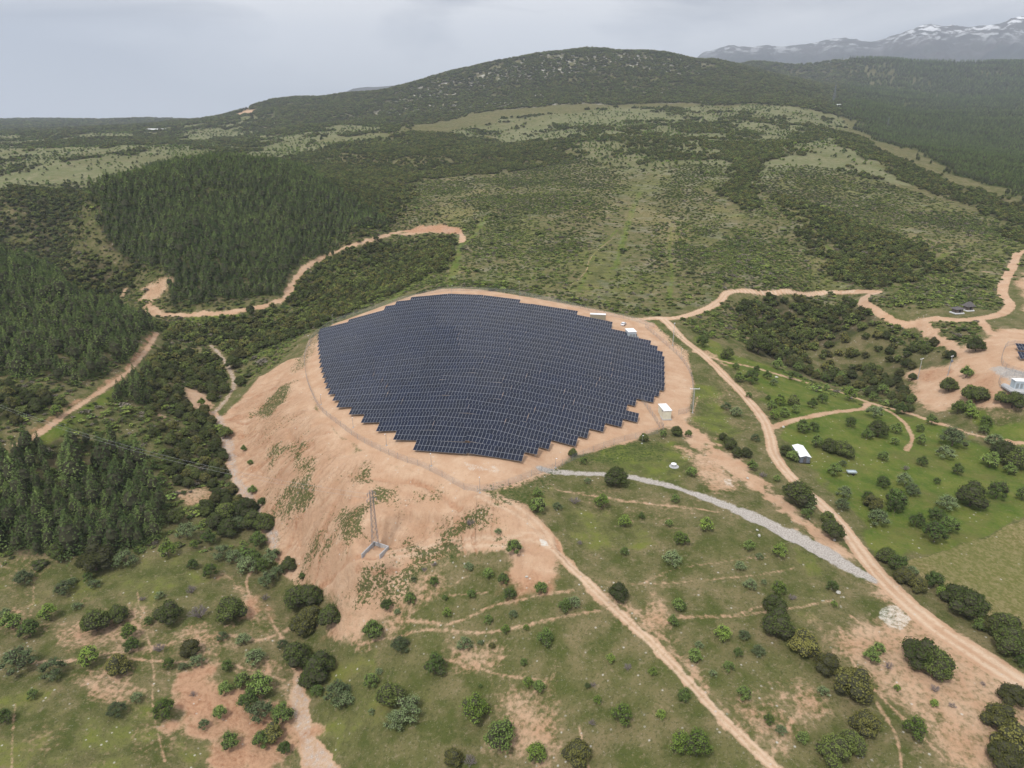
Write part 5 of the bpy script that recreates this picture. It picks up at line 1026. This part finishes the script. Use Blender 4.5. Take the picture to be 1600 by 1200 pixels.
part('roof', q, M_wroof, o); q = MB(); q.box((-L2 - .06, .1, .95), (.05, .9, 1.8)); part('door', q, M_dkroof, o); q = MB(); q.box((0, 0, -.15), (2 * L2 + .3, 2 * W2 + .3, .35)); part('skids', q, M_black, o)
# grey trailer
p = base_at(1330, 741); o = empty('farm_trailer', (p[0], p[1], p[2]), -.05, 'low grey farm trailer standing in the meadow right of the shed', 'trailer')
q = MB(); q.box((0, 0, .8), (2.8, 1.5, .12), bev=.05)
for a_, d_ in (((0, -.72, 1.0), (2.8, .06, .3)), ((0, .72, 1.0), (2.8, .06, .3)), ((-1.38, 0, 1.0), (.06, 1.4, .3)), ((1.38, 0, 1.0), (.06, 1.4, .3))): q.box(a_, d_)
part('bed', q, M_grayp, o); q = MB(); q.tube((-1.4, 0, .7), (-2.7, 0, .45), .06, n=6); part('drawbar', q, M_wood, o)
for y in (-.8, .8): q = MB(); q.tube((.3, y - .1, .38), (.3, y + .1, .38), .38, n=14); part('wheel', q, M_black, o)
# second substation at the right edge, on a grey slab
p = base_at(1592, 606); o = empty('substation_building', (p[0], p[1], p[2]), -.12, 'white substation building on a grey slab at the right edge', 'substation')
q = MB(); q.box((1.2, 0, 1.6), (7.4, 3.0, 3.0), bev=.05); part('walls', q, M_grayp, o); q = MB(); q.box((1.2, 0, 3.18), (7.7, 3.3, .16), bev=.08); part('roof', q, M_wroof, o)
q = MB(); [q.box((-1.6 + 1.5 * k, -1.53, 1.3), (1.0, .05, 2.0)) for k in range(4)]; part('door', q, M_dkdoor, o); q = MB(); q.box((1.5, -.5, -.2), (13, 9.5, .6), bev=1.6); part('slab', q, M_conc, o)
# two little thatched huts with white footings by the looping road
for k, (px, py, sc) in enumerate([(1495, 489, 1.0), (1512, 485, .9)]):
    p = base_at(px, py); o = empty('garden_hut', (p[0], p[1], p[2]), .2, ['dark hipped hut with a wide flat roof, left one by the looping road', 'dark pointed hut, right one by the looping road'][k], 'hut')
    q = MB(); q.box((0, 0, .2), (5.2 * sc, 4.2 * sc, .5), bev=.1); part('footing', q, M_wroof, o)
    q = MB(); q.box((0, 0, 1.4), (4.0 * sc, 3.2 * sc, 2.0), bev=.1); part('walls', q, M_wood, o)
    q = MB(); r_ = 2.9 * sc; t_ = (.9, 2.2)[k]; q.add([(-r_, -r_ * .8, 2.35), (r_, -r_ * .8, 2.35), (r_, r_ * .8, 2.35), (-r_, r_ * .8, 2.35), (-.6, -.3, 2.4 + t_), (.6, -.3, 2.4 + t_), (.6, .3, 2.4 + t_), (-.6, .3, 2.4 + t_)], [(3, 2, 1, 0), (4, 5, 6, 7), (0, 1, 5, 4), (1, 2, 6, 5), (2, 3, 7, 6), (3, 0, 4, 7)]); part('roof', q, M_dkroof, o); q = MB(); q.box((0, -1.64 * sc, 1.3), (.9, .06, 1.7)); part('door', q, M_black, o)
# the old well
p = base_at(1053, 729); o = empty('concrete_well', (p[0], p[1], p[2]), 0, 'round concrete well with a white cap on a ring slab in the grass', 'well')
q = MB(); q.tube((0, 0, -.1), (0, 0, .12), 1.5, n=24); part('apron', q, M_conc, o); q = MB(); q.tube((0, 0, .1), (0, 0, .8), .7, .66, 20); part('shaft', q, M_conc, o); q = MB(); q.tube((-.1, .1, .8), (-.1, .1, .95), .85, n=20); part('cap', q, M_wroof, o)

# ------------------------------------------------------------------ pylons, poles, wires
def height_at(px, py, p):
    a, t = ray(px, py); return H - math.hypot(p[0], p[1]) * t
def lattice(name, p, hgt, w0, w1, label, arms, thick=.07, rz=0, cat='pylon', ymat=None):
    o = empty(name, (p[0], p[1], p[2] - .1), rz, label, cat); m_ = ymat or M_galv; q = MB(); nlev = max(6, int(hgt / 1.7)); W_ = lambda f: w0 + (w1 - w0) * min(1, f / .85) ** .8
    for sx, sy in ((-1, -1), (1, -1), (1, 1), (-1, 1)):
        lg = MB()
        for i in range(nlev):
            f0, f1 = i / nlev, (i + 1) / nlev; lg.tube((sx * W_(f0) / 2, sy * W_(f0) / 2, hgt * f0), (sx * W_(f1) / 2, sy * W_(f1) / 2, hgt * f1), thick, n=4)
        part('leg', lg, m_, o)
    cs = [(-1, -1), (1, -1), (1, 1), (-1, 1)]
    for i in range(nlev):
        f0, f1 = i / nlev, (i + 1) / nlev
        for k in range(4):
            a, b = cs[k], cs[(k + 1) % 4]; A0 = (a[0] * W_(f0) / 2, a[1] * W_(f0) / 2, hgt * f0); B1 = (b[0] * W_(f1) / 2, b[1] * W_(f1) / 2, hgt * f1); B0 = (b[0] * W_(f0) / 2, b[1] * W_(f0) / 2, hgt * f0); A1 = (a[0] * W_(f1) / 2, a[1] * W_(f1) / 2, hgt * f1)
            q.tube(A0, B1, thick * .6, n=3, cap=False); q.tube(B0, A1, thick * .6, n=3, cap=False); q.tube(A1, B1, thick * .6, n=3, cap=False)
    part('bracing', q, m_, o)
    for hz_, ln in arms:
        am = MB()
        for s_ in (-1, 1):
            for y in (-w1 / 2, w1 / 2): am.tube((0, y, hz_ + .5), (s_ * ln, 0, hz_), thick * .7, n=4); am.tube((0, y, hz_), (s_ * ln, 0, hz_), thick * .7, n=4)
        part('crossarm', am, m_, o)
        for s_ in (-1, 1):
            iz = MB(); iz.tube((s_ * ln, 0, hz_), (s_ * ln, 0, hz_ - .9), .09, n=6); part('insulator', iz, M_bluey, o)
    return o
M_pyl = mat('weathered_pylon_steel', (.22, .215, .22), .6, .4)
pb = base_at(587, 855); hp = height_at(574, 767, pb) - pb[2]; print('pylon h', hp)
PY = empty('dummy', (0, 0, 0), 0, 'x', 'x'); bpy.data.objects.remove(PY)
pyl = lattice('lattice_pylon', pb, hp, 1.75, .8, 'tall narrow grey lattice pylon on the spoil slope', [(hp - .6, 1.1), (hp - 2.4, 1.3)], .05, .5, ymat=M_pyl)
# concrete walls round its foot
c0 = world([(566,872),(585,852),(607,858),(594,873)])
o = empty('concrete_enclosure', (pb[0], pb[1], pb[2]), 0, 'three-sided grey concrete wall around the pylon foot', 'wall'); q = MB()
for a, b in ((0, 1), (1, 2), (2, 3)):
    A_ = c0[a]; B_ = c0[b]; d = B_ - A_; L = np.hypot(*d); mid = (A_ + B_) / 2; zt = pb[2] + 1.1; zb = min(h1(*A_), h1(*B_)) - .5
    q = MB(); q.box((mid[0] - pb[0], mid[1] - pb[1], (zt + zb) / 2 - pb[2]), (L + .25 - .012 * a, .25, zt - zb + .01 * a), Matrix.Rotation(math.atan2(d[1], d[0]), 3, 'Z')); part('wall_panel', q, M_conc, o)
def wires(px_ends, label, sag, name='power_line', offs=((0, 0),)):
    (A_, B_) = px_ends; o = empty(name, A_, 0, label, 'power line'); Aa = Vector(A_); Bb = Vector(B_)
    for dx, dz in offs:
        q = MB(); N_ = 40; pr = None
        for i in range(N_ + 1):
            t = i / N_; pnt = Aa.lerp(Bb, t) - Aa + Vector((dx, 0, dz - sag * 4 * t * (1 - t)))
            if pr is not None: q.tube(pr, pnt, .018, n=4, cap=False)
            pr = pnt
        part('wire', q, M_galv, o)
    return o
topw = (pb[0] - 1, pb[1], pb[2] + hp - 1.0); a, t = ray(-260, 520); rW = 330; farw = (math.sin(a) * rW, math.cos(a) * rW, H - rW * t)
wires((topw, farw), 'thin power line crossing the left scrub to the lattice pylon', 9, offs=((0, 0), (1.5, -1.6)))
def pole(px, py, top, label, arm, rz=0, name='utility_pole', r=.13, gear=False, lam=False):
    p = base_at(px, py); h_ = height_at(top[0], top[1], p) - p[2]; o = empty(name, (p[0], p[1], p[2]), rz, label, 'pole'); q = MB(); q.tube((0, 0, -.4), (0, 0, h_), r * 1.25, r * .75, 8); part('shaft', q, M_conc if not lam else M_galv, o)
    if arm: q = MB(); q.box((0, 0, h_ - .15), (arm, .16, .16)); part('crossarm', q, M_wroof if not lam else M_galv, o); [part('insulator', (lambda m_: (m_.tube((x, 0, h_ - .08), (x, 0, h_ + .25), .06, n=6), m_)[1])(MB()), M_wroof, o) for x in (-arm * .45, 0, arm * .45)]
    if gear: q = MB(); q.box((0, -.35, h_ - 2.2), (.9, .6, .9), bev=.08); part('transformer', q, M_bluey, o)
    if lam: q = MB(); q.box((.3, 0, h_), (.5, .2, .12), bev=.04); part('camera', q, M_wroof, o)
    q = MB(); q.box((0, 0, -.05), (.55, .55, .3)); part('footing', q, M_conc, o); return o
pole(1082, 645, (1086, 607), 'concrete pole with a wide white crossarm right of the cream kiosk', 3.6, .0)
pole(1051, 540, (1053, 505), 'slim pale pole beside the bend of the dirt road', 1.2, .9)
pole(1434, 592, (1439, 560), 'leaning twin-arm concrete pole, left one of two in front of the far bare yard', 2.4, .5)
pole(1481, 586, (1487, 556), 'pole carrying a small transformer, right one of two by the far bare yard', 1.6, .4, gear=True)
CP = [(604,696,604,678),(674,728,674,708),(552,668,552,652),(502,632,502,616),(750,770,750,745),(868,731,868,716),(706,462,706,446),(812,464,812,440),(520,506,520,492),(484,540,484,524),(1003,693,1003,680),(1064,560,1064,545)]
nmz = ['at the lower left of the park fence', 'at the lower middle of the park fence', 'at the left bend of the park fence', 'on the left side of the park fence', 'at the lowest corner of the park fence', 'at the lower right of the park fence', 'at the farthest point of the park fence', 'behind the far right rows of the park', 'at the far left of the park fence', 'at the left end of the panel rows', 'below the right end of the front rows', 'at the right corner of the park fence']
for c_, n_ in zip(CP, nmz): pole(c_[0], c_[1], c_[2:], 'slim grey camera mast ' + n_, 0, rs.uniform(0, 6), 'camera_mast', .06, lam=True)
M_hazepy = mat('far_galvanised_steel', (.20, .22, .24), .6, .4)
for (px, py, tx, ty, lb) in [(1302,161,1303,131,'far lattice pylon on the ridge at the top of the meadow'),(1386,203,1388,183,'far lattice pylon at the right edge of the pale meadow'),(1010,168,1010,158,'far lattice pylon')][:2]:
    p = base_at(px, py); h_ = height_at(tx, ty, p) - p[2]; lattice('far_pylon', p, h_, h_ * .2, h_ * .035, lb, [(h_ * .75, h_ * .16), (h_ * .88, h_ * .13)], h_ * .0035, .3, ymat=M_hazepy)
# farm houses far off
M_wall2 = mat('pale_house_wall', (.6, .56, .5), .8); M_tile = mat('terracotta_tiles', (.35, .2, .14), .8)
for (px, py, wd, lb) in [(118,196,30,'long pale farm building far off at the upper left'),(250,205,34,'long pink-walled farm building far off below the left horizon'),(250,191,8,'tiny white house far off on the left plain'),(170,198,14,'pale shed far off right of the long farm building'),(1310,166,6,'tiny white house on the ridge beside the far pylon')]:
    p = base_at(px, py); r_ = math.hypot(p[0], p[1]); L = wd / FPX * r_; o = empty('farm_building', (p[0], p[1], p[2]), 0, lb, 'building'); hw = min(5, L * .3)
    q = MB(); q.box((0, 0, hw / 2), (L, L * .25 + 2, hw)); part('walls', q, M_wall2, o); W2 = (L * .25 + 2) / 2 + .4; q = MB(); q.add([(-L / 2 - .4, -W2, hw), (L / 2 + .4, -W2, hw), (L / 2 + .4, W2, hw), (-L / 2 - .4, W2, hw), (-L / 2, 0, hw * 1.5), (L / 2, 0, hw * 1.5)], [(3, 2, 1, 0), (0, 1, 5, 4), (2, 3, 4, 5), (1, 2, 5), (3, 0, 4)]); part('roof', q, M_wroof, o)

# ------------------------------------------------------------------ boulders one can pick out
for k, (px, py, s_, lb) in enumerate([(1310,927,1.5,'white boulder in the grass near the patch of white stones'),(1186,838,1.3,'white boulder left of the end of the gravel track, nearer one'),(1183,829,.9,'white boulder left of the end of the gravel track, farther one'),(1304,845,1.1,'white stone beside the oaks at the dirt road bend'),(1168,748,1.2,'white ring stone beside the pale dirt strip'),(823,902,1.0,'white boulder below the white spill'),(1224,668,1.4,'white slab where the grass track leaves the dirt road'),(1213,590,1.6,'white slab between the small trees above the dirt road'),(822,712,.6,'x')][:8]):
    p = base_at(px, py); me = stone_mesh(40 + k); o = link('boulder', me, None, (p[0], p[1], p[2] + .12), k * 1.3, (s_, s_ * .8, s_)); tag(o, lb, 'boulder', 'white boulders')

# ------------------------------------------------------------------ far mountains
def ridge(name, prof, r0, rpk, r1, label, m, namp, azpad=.25, seed=1, nz_=90):
    a_k = np.array([ray(p[0], p[1])[0] for p in prof]); z_k = np.array([H - rpk * ray(p[0], p[1])[1] for p in prof])
    a = np.linspace(a_k[0] - .02, a_k[-1] + .02, 700); zt = np.interp(a, a_k, z_k); zt = zt * sstep(a_k[0] - .02, a_k[0] + .03, a) if azpad else zt
    rj = np.concatenate([np.linspace(r0, rpk, nz_), np.linspace(rpk, r1, 30)[1:]]); f = np.where(rj < rpk, ((rj - r0) / (rpk - r0)) ** 1.0, np.clip(1 - (rj - rpk) / (r1 - rpk), 0, 1))
    X = np.sin(a)[:, None] * rj; Y = np.cos(a)[:, None] * rj; base = 60
    rid = 1 - np.abs(fbm(X, Y, 1900, 6, seed, .55)) * 2; Zr = base + (zt[:, None] - base) * f[None] + namp * (rid - .6) * (f * (1 - f) * 4 * .85 + .06 * (f > .9))[None] + fbm(X, Y, 260, 4, seed + 3) * namp * .16 * np.clip(f * 4, 0, 1)
    sn = sstep(.90, 1.0, (Zr - base) / (zt.max() - base) * 1.08) 
    o = grid_mesh(name, X, Y, Zr, dict(m_alt=(Zr / 1800.0)), m); return tag(o, label, 'mountains', kind='structure')
mm = bpy.data.materials.new('far_mountain_rock'); mm.use_nodes = True; q = G(mm); b_ = q.n['Principled BSDF']; ps = q.add('ShaderNodeNewGeometry').outputs['Position']
n1 = q.noise(ps, .0016, 8, .62); n2 = q.noise(ps, .006, 8, .7); alt = q.attr('m_alt')
c_ = q.mix(q.rng(n1, .4, .6), (.035, .04, .042), (.06, .055, .055)); c_ = q.mix(q.rng(alt, .45, .8, 0, .8), c_, (.09, .08, .078)); c_ = q.mix(q.rng(n2, .5, .6, 0, .5), c_, (.05, .06, .045))
mpn = q.add('ShaderNodeMapping'); mpn.inputs['Scale'].default_value = (.0045, .0045, .011); q.l.new(ps, mpn.inputs[0]); n3 = q.noise(mpn.outputs[0], 1, 7, .66)
c_ = q.mix(q.math('MULTIPLY', q.rng(alt, .52, .76), q.rng(n3, .52, .56)), c_, (.85, .87, .9)); q.l.new(c_, b_.inputs['Base Color']); b_.inputs['Roughness'].default_value = .95
ridge('mountains', [(1060,90),(1085,86),(1110,80),(1145,73),(1200,75),(1240,71),(1280,68),(1310,60),(1335,61),(1360,66),(1385,62),(1410,51),(1435,42),(1455,38),(1480,41),(1510,39),(1545,40),(1565,36),(1580,29),(1600,27),(1630,34),(1680,30),(1800,50)], 8200, 12000, 16000, 'far grey mountain range streaked with snow', mm, 420, seed=5)
ridge('far_hills', [(505,170),(520,152),(535,146),(552,139),(575,136),(600,135),(640,132),(700,140),(740,175)], 7600, 9400, 12000, 'distant blue hills behind the left shoulder of the big hill', mm, 60, seed=9)
# ================================================================== the air
hm = bpy.data.materials.new('haze_air'); hm.use_nodes = True; t_ = hm.node_tree; t_.nodes.clear(); oo = t_.nodes.new('ShaderNodeOutputMaterial'); pv_ = t_.nodes.new('ShaderNodeVolumePrincipled')
pv_.inputs['Density'].default_value = 7.5e-5; pv_.inputs['Color'].default_value = (.76, .85, .98, 1); pv_.inputs['Anisotropy'].default_value = 0.0
t_.links.new(pv_.outputs[0], oo.inputs['Volume'])
q = MB(); q.box((0, 7000, (-90 + 2150) / 2), (34000, 22000, 2240)); ho = link('haze', q.mesh('haze', hm)); tag(ho, 'thin bluish haze in the air over the whole landscape', 'haze', kind='stuff')
